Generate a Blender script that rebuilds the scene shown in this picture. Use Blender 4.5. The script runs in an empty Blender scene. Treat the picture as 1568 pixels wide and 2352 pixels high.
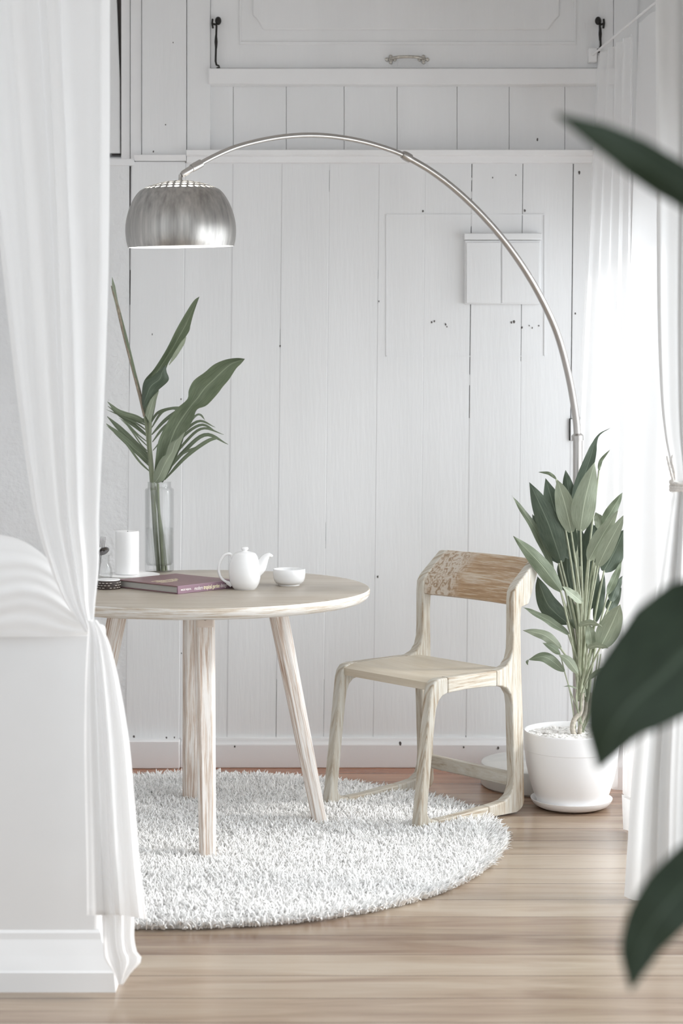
import bpy, bmesh, math, random
import numpy as np
from mathutils import Vector, Matrix

random.seed(7); rng = np.random.default_rng(7)
R = math.radians; PI = math.pi
SC = bpy.context.scene
COL = SC.collection

# ------------------------------------------------------------------ camera frame
F = 4341.0; YH = 868.0; CX = 784.0; H = 1.377      # focal length (px), horizon row, centre column, eye height
def U(px, py, d): return Vector(((px-CX)/F*d, d, H-(py-YH)/F*d))
def G(px, py, z):
    d = F*(H-z)/(py-YH); return Vector(((px-CX)/F*d, d, z))
DW = 6.70                                            # distance of the back wall
def WX(px, d=DW): return (px-CX)/F*d
def WZ(py, d=DW): return H-(py-YH)/F*d

# ------------------------------------------------------------------ materials
def new_mat(name):
    m = bpy.data.materials.new(name); m.use_nodes = True
    nt = m.node_tree; b = nt.nodes['Principled BSDF']
    return m, nt, b
def L(nt, a, b): nt.links.new(a, b)
def node(nt, t, **kw):
    n = nt.nodes.new(t)
    for k, v in kw.items():
        if hasattr(n, k): setattr(n, k, v)
        else: n.inputs[k].default_value = v
    return n
def ramp(nt, fac, stops):
    r = nt.nodes.new('ShaderNodeValToRGB')
    while len(r.color_ramp.elements) < len(stops): r.color_ramp.elements.new(.5)
    for e, (p, c) in zip(r.color_ramp.elements, stops):
        e.position = p; e.color = (*c, 1) if len(c) == 3 else c
    L(nt, fac, r.inputs[0]); return r
def plain(name, c, rough=.5, metal=0, noise=0, nscale=20, bump=0, bscale=80, spec=None, stretch=(1,1,1), coat=0):
    m, nt, b = new_mat(name)
    b.inputs['Base Color'].default_value = (*c, 1); b.inputs['Roughness'].default_value = rough
    b.inputs['Metallic'].default_value = metal
    if spec is not None: b.inputs['Specular IOR Level'].default_value = spec
    if coat: b.inputs['Coat Weight'].default_value = coat
    tc = node(nt, 'ShaderNodeTexCoord'); mp = node(nt, 'ShaderNodeMapping'); mp.inputs['Scale'].default_value = stretch
    L(nt, tc.outputs['Object'], mp.inputs[0])
    n = node(nt, 'ShaderNodeTexNoise', Scale=nscale, Detail=6.0); L(nt, mp.outputs[0], n.inputs[0])
    lo = tuple(max(0, x*(1-noise)) for x in c); hi = tuple(min(1, x*(1+noise*.5)) for x in c)
    r = ramp(nt, n.outputs[0], [(.3, lo), (.7, hi)]); L(nt, r.outputs[0], b.inputs['Base Color'])
    if bump:
        n2 = node(nt, 'ShaderNodeTexNoise', Scale=bscale, Detail=5.0); L(nt, mp.outputs[0], n2.inputs[0])
        bp = node(nt, 'ShaderNodeBump', Strength=bump, Distance=.01); L(nt, n2.outputs[0], bp.inputs['Height'])
        L(nt, bp.outputs[0], b.inputs['Normal'])
    return m
def wood(name, pale, mid, dark, scale=(70, 5, 1), coord='UV', lo=.36, hi=.62, rough=.6, bump=.35, dist=.3):
    """limewashed timber: grain noise stretched along the second coordinate"""
    m, nt, b = new_mat(name)
    tc = node(nt, 'ShaderNodeTexCoord'); mp = node(nt, 'ShaderNodeMapping'); mp.inputs['Scale'].default_value = scale
    L(nt, tc.outputs[coord], mp.inputs[0])
    n = node(nt, 'ShaderNodeTexNoise', Scale=1.0, Detail=7.0, Roughness=.62, Distortion=dist); L(nt, mp.outputs[0], n.inputs[0])
    n2 = node(nt, 'ShaderNodeTexNoise', Scale=3.3, Detail=5.0, Roughness=.7); L(nt, mp.outputs[0], n2.inputs[0])
    mp3 = node(nt, 'ShaderNodeMapping'); mp3.inputs['Scale'].default_value = tuple(s*.12 for s in scale); L(nt, tc.outputs[coord], mp3.inputs[0])
    n3 = node(nt, 'ShaderNodeTexNoise', Scale=1.0, Detail=3.0); L(nt, mp3.outputs[0], n3.inputs[0])
    a = node(nt, 'ShaderNodeMath', operation='MULTIPLY_ADD'); L(nt, n2.outputs[0], a.inputs[0]); a.inputs[1].default_value = .35
    L(nt, n.outputs[0], a.inputs[2])
    a2 = node(nt, 'ShaderNodeMath', operation='MULTIPLY_ADD'); L(nt, n3.outputs[0], a2.inputs[0]); a2.inputs[1].default_value = .5; L(nt, a.outputs[0], a2.inputs[2])
    s = node(nt, 'ShaderNodeMath', operation='MULTIPLY'); L(nt, a2.outputs[0], s.inputs[0]); s.inputs[1].default_value = .54
    r = ramp(nt, s.outputs[0], [(lo, dark), ((lo+hi)/2-.02, mid), (hi-.06, pale), (hi+.06, tuple(min(1, c*1.05) for c in pale))])
    L(nt, r.outputs[0], b.inputs['Base Color']); b.inputs['Roughness'].default_value = rough
    bp = node(nt, 'ShaderNodeBump', Strength=bump, Distance=.004); L(nt, s.outputs[0], bp.inputs['Height']); L(nt, bp.outputs[0], b.inputs['Normal'])
    return m
def cloth(name, c, trans=.35, sheer=0.0, weave=900):
    m, nt, b = new_mat(name); nt.nodes.remove(b)
    out = nt.nodes['Material Output']
    d = node(nt, 'ShaderNodeBsdfDiffuse'); d.inputs[0].default_value = (*c, 1)
    t = node(nt, 'ShaderNodeBsdfTranslucent'); t.inputs[0].default_value = (*c, 1)
    mx = node(nt, 'ShaderNodeMixShader'); mx.inputs[0].default_value = trans
    L(nt, d.outputs[0], mx.inputs[1]); L(nt, t.outputs[0], mx.inputs[2])
    tc = node(nt, 'ShaderNodeTexCoord'); n = node(nt, 'ShaderNodeTexNoise', Scale=weave, Detail=2.0); L(nt, tc.outputs['Object'], n.inputs[0])
    bp = node(nt, 'ShaderNodeBump', Strength=.12, Distance=.001); L(nt, n.outputs[0], bp.inputs['Height'])
    L(nt, bp.outputs[0], d.inputs['Normal'])
    last = mx
    if sheer:
        tr = node(nt, 'ShaderNodeBsdfTransparent'); m2 = node(nt, 'ShaderNodeMixShader'); m2.inputs[0].default_value = sheer
        L(nt, mx.outputs[0], m2.inputs[1]); L(nt, tr.outputs[0], m2.inputs[2]); last = m2
    L(nt, last.outputs[0], out.inputs[0])
    return m
def leaf_mat(name, dark, pale, vein=60, rough=.45, trans=.15):
    m, nt, b = new_mat(name)
    tc = node(nt, 'ShaderNodeTexCoord')
    mp = node(nt, 'ShaderNodeMapping'); mp.inputs['Scale'].default_value = (vein, 3, 1); L(nt, tc.outputs['UV'], mp.inputs[0])
    n = node(nt, 'ShaderNodeTexNoise', Scale=1.0, Detail=4.0); L(nt, mp.outputs[0], n.inputs[0])
    r = ramp(nt, n.outputs[0], [(.3, dark), (.7, pale)])
    sp = node(nt, 'ShaderNodeSeparateXYZ'); L(nt, tc.outputs['UV'], sp.inputs[0])
    ab = node(nt, 'ShaderNodeMath', operation='ABSOLUTE'); L(nt, sp.outputs[0], ab.inputs[0])
    lt = node(nt, 'ShaderNodeMath', operation='LESS_THAN'); L(nt, ab.outputs[0], lt.inputs[0]); lt.inputs[1].default_value = .045
    mx = node(nt, 'ShaderNodeMix', data_type='RGBA'); L(nt, lt.outputs[0], mx.inputs['Factor'])
    L(nt, r.outputs[0], mx.inputs[6]); mx.inputs[7].default_value = tuple(min(1, x*1.35+.03) for x in pale)+(1,)
    L(nt, mx.outputs[2], b.inputs['Base Color']); b.inputs['Roughness'].default_value = rough
    bp = node(nt, 'ShaderNodeBump', Strength=.25, Distance=.003); L(nt, n.outputs[0], bp.inputs['Height']); L(nt, bp.outputs[0], b.inputs['Normal'])
    out = nt.nodes['Material Output']; t = node(nt, 'ShaderNodeBsdfTranslucent'); L(nt, mx.outputs[2], t.inputs[0])
    ms = node(nt, 'ShaderNodeMixShader'); ms.inputs[0].default_value = trans
    L(nt, b.outputs[0], ms.inputs[1]); L(nt, t.outputs[0], ms.inputs[2]); L(nt, ms.outputs[0], out.inputs[0])
    return m

M = {}
M['wall'] = plain('white_painted_boards', (.79, .795, .80), .55, noise=.03, nscale=3, bump=.10, bscale=30, stretch=(3, 3, .3))
M['plaster'] = plain('white_rough_plaster', (.78, .785, .79), .7, noise=.03, nscale=6, bump=.5, bscale=45)
M['seam'] = plain('dark_board_gap', (.10, .09, .085), .9)
M['seam_pale'] = plain('filled_board_gap', (.66, .66, .665), .8)
M['trim'] = plain('white_gloss_trim', (.82, .82, .825), .4, noise=.03, nscale=5, bump=.05, bscale=20)
M['pillar'] = plain('white_satin_paint', (.83, .835, .84), .5, noise=.02, nscale=4)
M['ceil'] = plain('white_ceiling_paint', (.8, .8, .8), .7)
M['iron'] = plain('blackened_iron', (.03, .028, .026), .5, metal=.6, noise=.3, nscale=60)
M['brass'] = plain('painted_worn_handle', (.55, .52, .47), .35, metal=.7, noise=.3, nscale=90)
M['chair'] = wood('limewashed_chair_wood', (.60, .58, .525), (.52, .475, .395), (.30, .21, .13), (120, 7, 1), lo=.38, hi=.62, bump=.6)
M['seat'] = wood('limewashed_seat_wood', (.62, .56, .46), (.57, .50, .39), (.44, .35, .24), (40, 3, 1), 'UV', lo=.28, hi=.62, rough=.45, bump=.12)
M['back'] = wood('worn_backrest_wood', (.66, .59, .49), (.45, .305, .18), (.27, .155, .08), (170, 7, 1), lo=.36, hi=.66, bump=.8, dist=.15)
nt = M['back'].node_tree; b_ = nt.nodes['Principled BSDF']; lk = b_.inputs['Base Color'].links[0]; src = lk.from_socket
tc = node(nt, 'ShaderNodeTexCoord'); sp = node(nt, 'ShaderNodeSeparateXYZ'); L(nt, tc.outputs['UV'], sp.inputs[0])
mr = node(nt, 'ShaderNodeMapRange'); L(nt, sp.outputs[1], mr.inputs['Value']); mr.inputs['From Min'].default_value = .27; mr.inputs['From Max'].default_value = .335
kn = node(nt, 'ShaderNodeTexNoise', Scale=45.0, Detail=5.0, Distortion=1.5); L(nt, tc.outputs['UV'], kn.inputs[0])
kr = ramp(nt, kn.outputs[0], [(.40, (.33, .23, .15)), (.48, (.56, .47, .37)), (.56, (.64, .59, .52))])
km = node(nt, 'ShaderNodeMath', operation='MULTIPLY'); L(nt, mr.outputs[0], km.inputs[0]); km.inputs[1].default_value = .85
mk_ = node(nt, 'ShaderNodeMix', data_type='RGBA'); L(nt, km.outputs[0], mk_.inputs['Factor']); L(nt, src, mk_.inputs[6]); L(nt, kr.outputs[0], mk_.inputs[7]); L(nt, mk_.outputs[2], b_.inputs['Base Color'])
M['leg'] = wood('limewashed_leg_wood', (.80, .765, .73), (.62, .52, .44), (.36, .22, .15), (150, 5, 1), lo=.38, hi=.60, bump=.8)
M['top'] = wood('pale_tabletop_wood', (.42, .38, .325), (.35, .30, .24), (.25, .19, .14), (4, 70, 1), 'UV', lo=.30, hi=.62, rough=.38, bump=.06)
M['rim'] = wood('limewashed_table_rim', (.74, .72, .685), (.60, .535, .45), (.40, .30, .21), (22, 170, 1), 'UV', lo=.36, hi=.58, rough=.65, bump=.9)
M['steel'] = plain('brushed_steel', (.45, .435, .415), .38, metal=1, noise=.3, nscale=70, stretch=(1, 1, .012))
M['steel_dull'] = plain('satin_steel', (.50, .48, .46), .3, metal=1)
M['inner'] = plain('white_enamel_lining', (.9, .9, .89), .5)
M['china'] = plain('white_porcelain', (.88, .88, .88), .18, coat=.3)
M['pot'] = plain('matt_white_pot', (.90, .90, .905), .45, noise=.02, nscale=8)
M['pebble'] = plain('white_pebbles', (.84, .83, .81), .7, noise=.15, nscale=60)
M['stone'] = plain('pale_marble_base', (.62, .62, .60), .35, noise=.12, nscale=14)
M['candle'] = plain('white_wax', (.86, .86, .86), .5)
M['pages'] = plain('grey_page_block', (.47, .46, .43), .8, noise=.2, nscale=6, stretch=(1, 1, 120))
M['cover'] = plain('plum_book_cover', (.215, .118, .125), .45, noise=.12, nscale=8)
M['spine'] = plain('violet_book_spine', (.255, .155, .20), .35)
M['ink_pale'] = plain('cream_print', (.85, .82, .80), .6)
M['ink_yellow'] = plain('yellow_print', (.80, .74, .52), .6)
M['wicker'] = plain('dark_woven_rattan', (.055, .04, .035), .6, noise=.4, nscale=90)
M['wicker_pale'] = plain('pale_woven_strip', (.78, .74, .68), .6)
M['cutlery'] = plain('dark_worn_cutlery', (.20, .19, .19), .3, metal=.9)
M['curtain'] = cloth('white_voile', (.94, .94, .94), .42)
M['dense'] = cloth('dense_white_cotton', (.74, .74, .735), .2)
M['sheer_thin'] = cloth('thin_white_voile', (.93, .93, .93), .6, sheer=.45)
M['sheer'] = cloth('sheer_white_voile', (.93, .93, .93), .58, sheer=.30)
M['rope'] = plain('white_cotton_rope', (.82, .79, .75), .8, noise=.2, nscale=150, bump=.5, bscale=400)
M['pile'] = plain('cream_wool_pile', (.972, .968, .958), .9, noise=.02, nscale=12, spec=.2)
M['hopeleaf'] = leaf_mat('grey_green_leaf', (.115, .148, .09), (.185, .222, .145), 10)
M['leaf_pale'] = leaf_mat('pale_leaf_underside', (.215, .255, .18), (.30, .335, .245), 14)
M['leaf_dark'] = leaf_mat('deep_green_leaf', (.05, .075, .05), (.095, .125, .085), 14)
M['big'] = leaf_mat('glossy_dark_rubber_leaf', (.010, .024, .009), (.022, .042, .019), 6, rough=.55, trans=.06)
M['stem'] = plain('grey_green_stem', (.22, .25, .16), .5, noise=.25, nscale=40, stretch=(4, 4, .6))
M['petiole'] = plain('pale_green_stalk', (.36, .39, .28), .5, noise=.2, nscale=50)
M['bark'] = plain('ringed_pale_bark', (.48, .44, .37), .8, noise=.3, nscale=90, bump=.4, bscale=120)
M['dry'] = plain('dry_brown_leaf_roll', (.30, .25, .19), .6, noise=.35, nscale=60)
M['pale_plate'] = plain('white_glazed_tray', (.84, .84, .84), .3)

def glass(name, tint, f0, gain, ior=1.4, share=.16):
    """thin clear glass: see-through body with an angle-dependent mirror coat"""
    m, nt, b = new_mat(name); nt.nodes.remove(b); out = nt.nodes['Material Output']
    t = node(nt, 'ShaderNodeBsdfTransparent'); t.inputs[0].default_value = (*tint, 1)
    g = node(nt, 'ShaderNodeBsdfGlossy'); g.inputs['Roughness'].default_value = .02
    lw = node(nt, 'ShaderNodeLayerWeight', Blend=.35); p = node(nt, 'ShaderNodeMath', operation='POWER'); L(nt, lw.outputs['Facing'], p.inputs[0]); p.inputs[1].default_value = 2.5
    ma = node(nt, 'ShaderNodeMath', operation='MULTIPLY_ADD'); L(nt, p.outputs[0], ma.inputs[0]); ma.inputs[1].default_value = gain; ma.inputs[2].default_value = f0
    mx = node(nt, 'ShaderNodeMixShader'); L(nt, ma.outputs[0], mx.inputs[0]); L(nt, t.outputs[0], mx.inputs[1]); L(nt, g.outputs[0], mx.inputs[2])
    rf = node(nt, 'ShaderNodeBsdfGlass', IOR=ior, Roughness=0.0); m3 = node(nt, 'ShaderNodeMixShader'); m3.inputs[0].default_value = share
    L(nt, mx.outputs[0], m3.inputs[1]); L(nt, rf.outputs[0], m3.inputs[2]); L(nt, m3.outputs[0], out.inputs[0])
    return m
M['glass'] = glass('clear_glass', (.985, .988, .988), .02, .4); M['water'] = glass('still_water', (.985, .99, .988), .015, .2, 1.2, .25)

# lamp bulb
m, nt, b = new_mat('lit_bulb'); b.inputs['Base Color'].default_value = (1, 1, 1, 1)
b.inputs['Emission Color'].default_value = (1, .97, .92, 1); b.inputs['Emission Strength'].default_value = 45.0; M['bulb'] = m

# floor boards
def floor_mat():
    m, nt, b = new_mat('varnished_floor_boards')
    tc = node(nt, 'ShaderNodeTexCoord'); sp = node(nt, 'ShaderNodeSeparateXYZ'); L(nt, tc.outputs['Object'], sp.inputs[0])
    def mth(op, a, b_=None, c=None):
        n = node(nt, 'ShaderNodeMath', operation=op)
        for i, v in enumerate((a, b_, c)):
            if v is None: continue
            if isinstance(v, (int, float)): n.inputs[i].default_value = v
            else: L(nt, v, n.inputs[i])
        return n.outputs[0]
    yy = mth('DIVIDE', mth('ADD', sp.outputs[1], -5.463), .1585)
    idx = mth('FLOOR', yy); fr = mth('FRACT', yy)
    wn = node(nt, 'ShaderNodeTexWhiteNoise', noise_dimensions='1D'); L(nt, idx, wn.inputs['W'])
    # grain; each board has its own tone, the palest also painting in sheen
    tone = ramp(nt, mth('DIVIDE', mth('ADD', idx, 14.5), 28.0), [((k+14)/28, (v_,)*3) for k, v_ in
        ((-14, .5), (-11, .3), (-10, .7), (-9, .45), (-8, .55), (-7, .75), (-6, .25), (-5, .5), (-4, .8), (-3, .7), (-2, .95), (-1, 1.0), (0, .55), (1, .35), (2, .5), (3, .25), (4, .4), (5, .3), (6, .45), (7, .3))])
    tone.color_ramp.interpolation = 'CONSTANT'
    cmb = node(nt, 'ShaderNodeCombineXYZ')
    L(nt, mth('MULTIPLY_ADD', wn.outputs[0], 13.0, mth('MULTIPLY', sp.outputs[0], 1.6)), cmb.inputs[0]); L(nt, mth('MULTIPLY', yy, 2.2), cmb.inputs[1]); L(nt, idx, cmb.inputs[2])
    n1 = node(nt, 'ShaderNodeTexNoise', Scale=1.0, Detail=5.0, Roughness=.55, Distortion=.8); L(nt, cmb.outputs[0], n1.inputs[0])
    cmb2 = node(nt, 'ShaderNodeCombineXYZ'); L(nt, mth('MULTIPLY', sp.outputs[0], 3.0), cmb2.inputs[0]); L(nt, mth('MULTIPLY', yy, 14.0), cmb2.inputs[1])
    n2 = node(nt, 'ShaderNodeTexNoise', Scale=1.0, Detail=4.0); L(nt, cmb2.outputs[0], n2.inputs[0])
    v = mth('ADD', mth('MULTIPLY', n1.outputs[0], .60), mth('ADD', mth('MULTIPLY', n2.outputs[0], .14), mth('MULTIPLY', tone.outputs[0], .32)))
    r = ramp(nt, v, [(.34, (.17, .105, .07)), (.44, (.265, .185, .13)), (.54, (.335, .255, .185)), (.68, (.42, .345, .265))])
    # knots
    vo = node(nt, 'ShaderNodeTexVoronoi', Scale=1.0, Randomness=1.0); cmb3 = node(nt, 'ShaderNodeCombineXYZ')
    L(nt, mth('MULTIPLY', sp.outputs[0], 1.1), cmb3.inputs[0]); L(nt, mth('MULTIPLY', sp.outputs[1], 3.3), cmb3.inputs[1]); L(nt, cmb3.outputs[0], vo.inputs[0])
    kn = ramp(nt, vo.outputs['Distance'], [(.03, (.6, .6, .6)), (.14, (0, 0, 0))])
    mk = node(nt, 'ShaderNodeMix', data_type='RGBA'); L(nt, kn.outputs[0], mk.inputs['Factor']); L(nt, r.outputs[0], mk.inputs[6]); mk.inputs[7].default_value = (.25, .15, .105, 1)
    # seams
    sm = mth('LESS_THAN', mth('ABSOLUTE', mth('SUBTRACT', fr, .5)), .486)
    sheen_loss = mth('MULTIPLY', mth('SUBTRACT', mth('MULTIPLY', mth('SUBTRACT', idx, 3.0), .22), 0.0), 1.0)  # far boards reddened in colour, painting in the weaker sheen near the wall
    oc = node(nt, 'ShaderNodeClamp'); L(nt, sheen_loss, oc.inputs[0])
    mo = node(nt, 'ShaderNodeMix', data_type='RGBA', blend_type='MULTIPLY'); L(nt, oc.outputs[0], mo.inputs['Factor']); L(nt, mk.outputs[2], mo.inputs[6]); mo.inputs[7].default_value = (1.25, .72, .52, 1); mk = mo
    ms = node(nt, 'ShaderNodeMix', data_type='RGBA'); L(nt, sm, ms.inputs['Factor']); ms.inputs[6].default_value = (.15, .095, .065, 1); L(nt, mk.outputs[2], ms.inputs[7])
    L(nt, ms.outputs[2], b.inputs['Base Color'])
    b.inputs['Roughness'].default_value = .24; b.inputs['Specular IOR Level'].default_value = .65
    bp = node(nt, 'ShaderNodeBump', Strength=.25, Distance=.003); L(nt, mth('ADD', sm, mth('MULTIPLY', n1.outputs[0], .25)), bp.inputs['Height']); L(nt, bp.outputs[0], b.inputs['Normal'])
    return m
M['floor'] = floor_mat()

# ------------------------------------------------------------------ mesh builder
class MB:
    def __init__(self): self.v = []; self.f = []; self.uv = {}; self.mi = []
    def add(self, verts, faces, uvs=None, mi=0):
        o = len(self.v); self.v += [Vector(x) for x in verts]
        for k, fc in enumerate(faces):
            fi = len(self.f); self.f.append(tuple(i+o for i in fc)); self.mi.append(mi)
            if uvs is not None: self.uv[fi] = uvs[k]
        return self
    def box(self, lo, hi, mi=0, M4=None):
        x0, y0, z0 = lo; x1, y1, z1 = hi
        vs = [(x0,y0,z0),(x1,y0,z0),(x1,y1,z0),(x0,y1,z0),(x0,y0,z1),(x1,y0,z1),(x1,y1,z1),(x0,y1,z1)]
        if M4 is not None: vs = [M4 @ Vector(p) for p in vs]
        return self.add(vs, [(0,3,2,1),(4,5,6,7),(0,1,5,4),(1,2,6,5),(2,3,7,6),(3,0,4,7)], mi=mi)
    def grid(self, P, closed_u=False, mi=0, UVf=None):
        nv = len(P); nu = len(P[0]); vs = [p for row in P for p in row]; fs = []; uvs = []
        for j in range(nv-1):
            for i in range(nu if closed_u else nu-1):
                i2 = (i+1) % nu
                fs.append((j*nu+i, j*nu+i2, (j+1)*nu+i2, (j+1)*nu+i))
                a = i/(nu if closed_u else nu-1); a2 = (i+1)/(nu if closed_u else nu-1)
                if UVf: uvs.append([UVf(a, j), UVf(a2, j), UVf(a2, j+1), UVf(a, j+1)])
                else: uvs.append([(a, j/(nv-1)), (a2, j/(nv-1)), (a2, (j+1)/(nv-1)), (a, (j+1)/(nv-1))])
        return self.add(vs, fs, uvs, mi)
    def lathe(self, prof, n=48, M4=Matrix(), mi=0):
        P = [[M4 @ Vector((r*math.cos(2*PI*i/n), r*math.sin(2*PI*i/n), z)) for i in range(n)] for r, z in prof]
        s = [0]
        for (a, b), (c, d) in zip(prof, prof[1:]): s.append(s[-1]+math.hypot(c-a, d-b))
        return self.grid(P, True, mi, lambda a, j: (a*2*PI*.2, s[j]))
    def sweep(self, pts, rad, n=10, mi=0, shape=None, up=None, cap=True):
        """tube along pts; rad a number or list; shape = list of 2D section points (unit) for squared sections"""
        pts = [Vector(p) for p in pts]
        if isinstance(rad, (int, float)): rad = [rad]*len(pts)
        sec = shape or [(math.cos(2*PI*i/n), math.sin(2*PI*i/n)) for i in range(n)]
        T = []
        for i in range(len(pts)):
            a = pts[max(i-1, 0)]; b = pts[min(i+1, len(pts)-1)]; T.append((b-a).normalized())
        u = Vector(up) if up else (Vector((0, 0, 1)) if abs(T[0].z) < .9 else Vector((1, 0, 0)))
        rows = []; s = [0]
        for i, (p, t) in enumerate(zip(pts, T)):
            u = (u - t*u.dot(t)).normalized(); w = t.cross(u)
            r = rad[i]; rx, ry = (r, r) if isinstance(r, (int, float)) else r
            rows.append([p + w*(x*rx) + u*(y*ry) for x, y in sec])
            if i: s.append(s[-1]+(pts[i]-pts[i-1]).length)
        rr = rad[0] if isinstance(rad[0], (int, float)) else max(rad[0])
        off = random.random()*3
        o = len(self.v); self.grid(rows, True, mi, lambda a, j: (a*2*PI*rr+off, s[j]+off))
        if cap:
            m_ = len(sec)
            self.f.append(tuple(o+i for i in reversed(range(m_)))); self.mi.append(mi)
            self.uv[len(self.f)-1] = [(off+x*rr, off+y*rr*.1) for x, y in reversed(sec)]
            e = o+(len(rows)-1)*m_
            self.f.append(tuple(e+i for i in range(m_))); self.mi.append(mi)
            self.uv[len(self.f)-1] = [(off+x*rr, off+y*rr*.1) for x, y in sec]
        return self
    def prism(self, poly, y0, y1, M4=Matrix(), mi=0, long_axis=1):
        """poly of (a,z) extruded along local y; uv runs along the longer poly axis"""
        n = len(poly)
        A = [M4 @ Vector((a, y0, z)) for a, z in poly]; B = [M4 @ Vector((a, y1, z)) for a, z in poly]
        def uv(a, z, y): return ((a if long_axis == 1 else z)+y*.7, (z if long_axis == 1 else a)) if long_axis != 2 else (a+z, y)
        fs = [tuple(range(n)), tuple(reversed(range(n, 2*n)))]
        uvs = [[uv(a, z, y0) for a, z in poly], [uv(a, z, y1) for a, z in reversed(poly)]]
        for i in range(n):
            j = (i+1) % n
            fs.append((j, i, n+i, n+j)); uvs.append([uv(*poly[j], y0), uv(*poly[i], y0), uv(*poly[i], y1), uv(*poly[j], y1)])
        return self.add(A+B, fs, uvs, mi)

def build(name, mb, mats, parent=None, smooth=True, angle=40, bevel=0, seg=2, solid=0, subsurf=0, local=False, fixn=True):
    me = bpy.data.meshes.new(name)
    off = Vector((0, 0, 0))
    if parent is not None and not local:
        p = parent
        while p is not None: off += p.location; p = p.parent
    me.from_pydata([tuple(v-off) for v in mb.v], [], mb.f)
    if not isinstance(mats, (list, tuple)): mats = [mats]
    for mt in mats: me.materials.append(mt)
    me.polygons.foreach_set('material_index', mb.mi)
    if mb.uv:
        ul = me.uv_layers.new(name='UVMap')
        for p in me.polygons:
            q = mb.uv.get(p.index)
            if q:
                for li, c in zip(p.loop_indices, q): ul.data[li].uv = c
    if fixn:
        bm = bmesh.new(); bm.from_mesh(me); bmesh.ops.recalc_face_normals(bm, faces=bm.faces[:]); bm.to_mesh(me); bm.free()
    if smooth:
        me.shade_smooth(); me.set_sharp_from_angle(angle=R(angle))
    o = bpy.data.objects.new(name, me); COL.objects.link(o)
    if parent is not None: o.parent = parent
    if solid:
        md = o.modifiers.new('thickness', 'SOLIDIFY'); md.thickness = solid; md.offset = 0
    if bevel:
        md = o.modifiers.new('bevel', 'BEVEL'); md.width = bevel; md.segments = seg; md.limit_method = 'ANGLE'; md.angle_limit = R(35); md.harden_normals = False
    if subsurf:
        md = o.modifiers.new('sub', 'SUBSURF'); md.levels = subsurf; md.render_levels = subsurf
    return o
def thing(name, label, cat, loc=(0, 0, 0), rz=0, group=None):
    o = bpy.data.objects.new(name, None); COL.objects.link(o); o.empty_display_size = .05
    o.location = loc; o.rotation_euler = (0, 0, rz); return tag(o, label, cat, group)
def tag(o, label, cat, group=None):
    o['label'] = label; o['category'] = cat
    if group: o['group'] = group
    return o
def struct(o, label=None):
    o['kind'] = 'structure'
    if label: o['label'] = label
    return o
def copy_tree(o, parent=None):
    c = o.copy(); COL.objects.link(c); c.parent = parent
    for ch in list(o.children): copy_tree(ch, c)
    return c
def rrect(w, h, r, n=4):
    """unit-less rounded rectangle section"""
    pts = []
    for cx, cy, a0 in ((w-r, h-r, 0), (-w+r, h-r, 90), (-w+r, -h+r, 180), (w-r, -h+r, 270)):
        for k in range(n+1): a = R(a0+90*k/n); pts.append((cx+r*math.cos(a), cy+r*math.sin(a)))
    return pts
def interp(xs, ys, x):
    return float(np.interp(x, xs, ys))
def catmull(pts, n):
    pts = [np.array(p, float) for p in pts]; P = [2*pts[0]-pts[1]]+pts+[2*pts[-1]-pts[-2]]
    out = []; m_ = len(pts)-1
    for k in range(n):
        t = k/(n-1)*m_; i = min(int(t), m_-1); t -= i
        a, b, c, d = P[i:i+4]
        out.append(.5*((2*b)+(-a+c)*t+(2*a-5*b+4*c-d)*t*t+(-a+3*b-3*c+d)*t**3))
    return out
def smooth_curve(ys, xs):
    """monotone-ish smooth interpolation of a boundary curve"""
    c = catmull(list(zip(ys, xs)), 120); a = np.array(c)
    return lambda y: float(np.interp(y, a[:, 0], a[:, 1]))

# ================================================================== SETTING
mb = MB(); mb.box((-4, -1.5, -.05), (2.6, 6.9, 0))
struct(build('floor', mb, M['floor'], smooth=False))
mb = MB(); mb.box((-4, 3.4, 2.95), (2.6, 6.9, 3.0))
struct(build('ceiling', mb, M['ceil'], smooth=False))

# back wall: boards, upper frame, recess, all one mesh
def lean(px, py): return px - (py-800)*.0105
wb = MB()
def board(px0, px1, py0, py1, front=0.0, back=.10, gap0=1.0, gap1=1.0, mi=0, lean_on=True):
    f0 = (lambda x, y: lean(x, y)) if lean_on else (lambda x, y: x)
    a = [(f0(px0, py1)+gap0, py1), (f0(px1, py1)-gap1, py1), (f0(px1, py0)-gap1, py0), (f0(px0, py0)+gap0, py0)]
    e = .0012
    y0 = DW+front; y1 = DW+back
    v = [Vector((WX(x), y0+e, WZ(y))) for x, y in a]
    cx = sum(p.x for p in v)/4; cz = sum(p.z for p in v)/4
    w = [Vector((p.x+(-e if p.x > cx else e), y0, p.z)) for p in v]
    b_ = [Vector((p.x, y1, p.z)) for p in v]
    wb.add(v+w+b_, [(4,5,6,7),(0,1,5,4),(1,2,6,5),(2,3,7,6),(3,0,4,7),(8,9,1,0),(9,10,2,1),(10,11,3,2),(11,8,0,3)], mi=mi)
# dark void behind the gaps
wb.box((WX(290), DW+.011, 0), (2.0, DW+.014, WZ(360)), mi=2)
wb.box((-2.6, DW+.05, 0), (2.4, DW+.15, 3.0), mi=0)
seams = [298, 421, 531, 643, 752, 866, 972, 1079, 1196, 1312, 1420, 1530, 1650, 1770, 1900]
gaps =  [.5, .35, .25, .4, .35, .3, .2, .8, .65, 1.0, .8, .8, .8, .8, .8]
offs =  [0, .0012, .0005, -.0005, .0005, 0, .0008, 0, .001, 0, 0, 0, 0, 0, 0, 0]
for i in range(len(seams)-1):
    board(seams[i], seams[i+1], 372, 1760, front=offs[i]-(.006 if i == 0 else 0), gap0=gaps[i], gap1=gaps[i+1])
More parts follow.
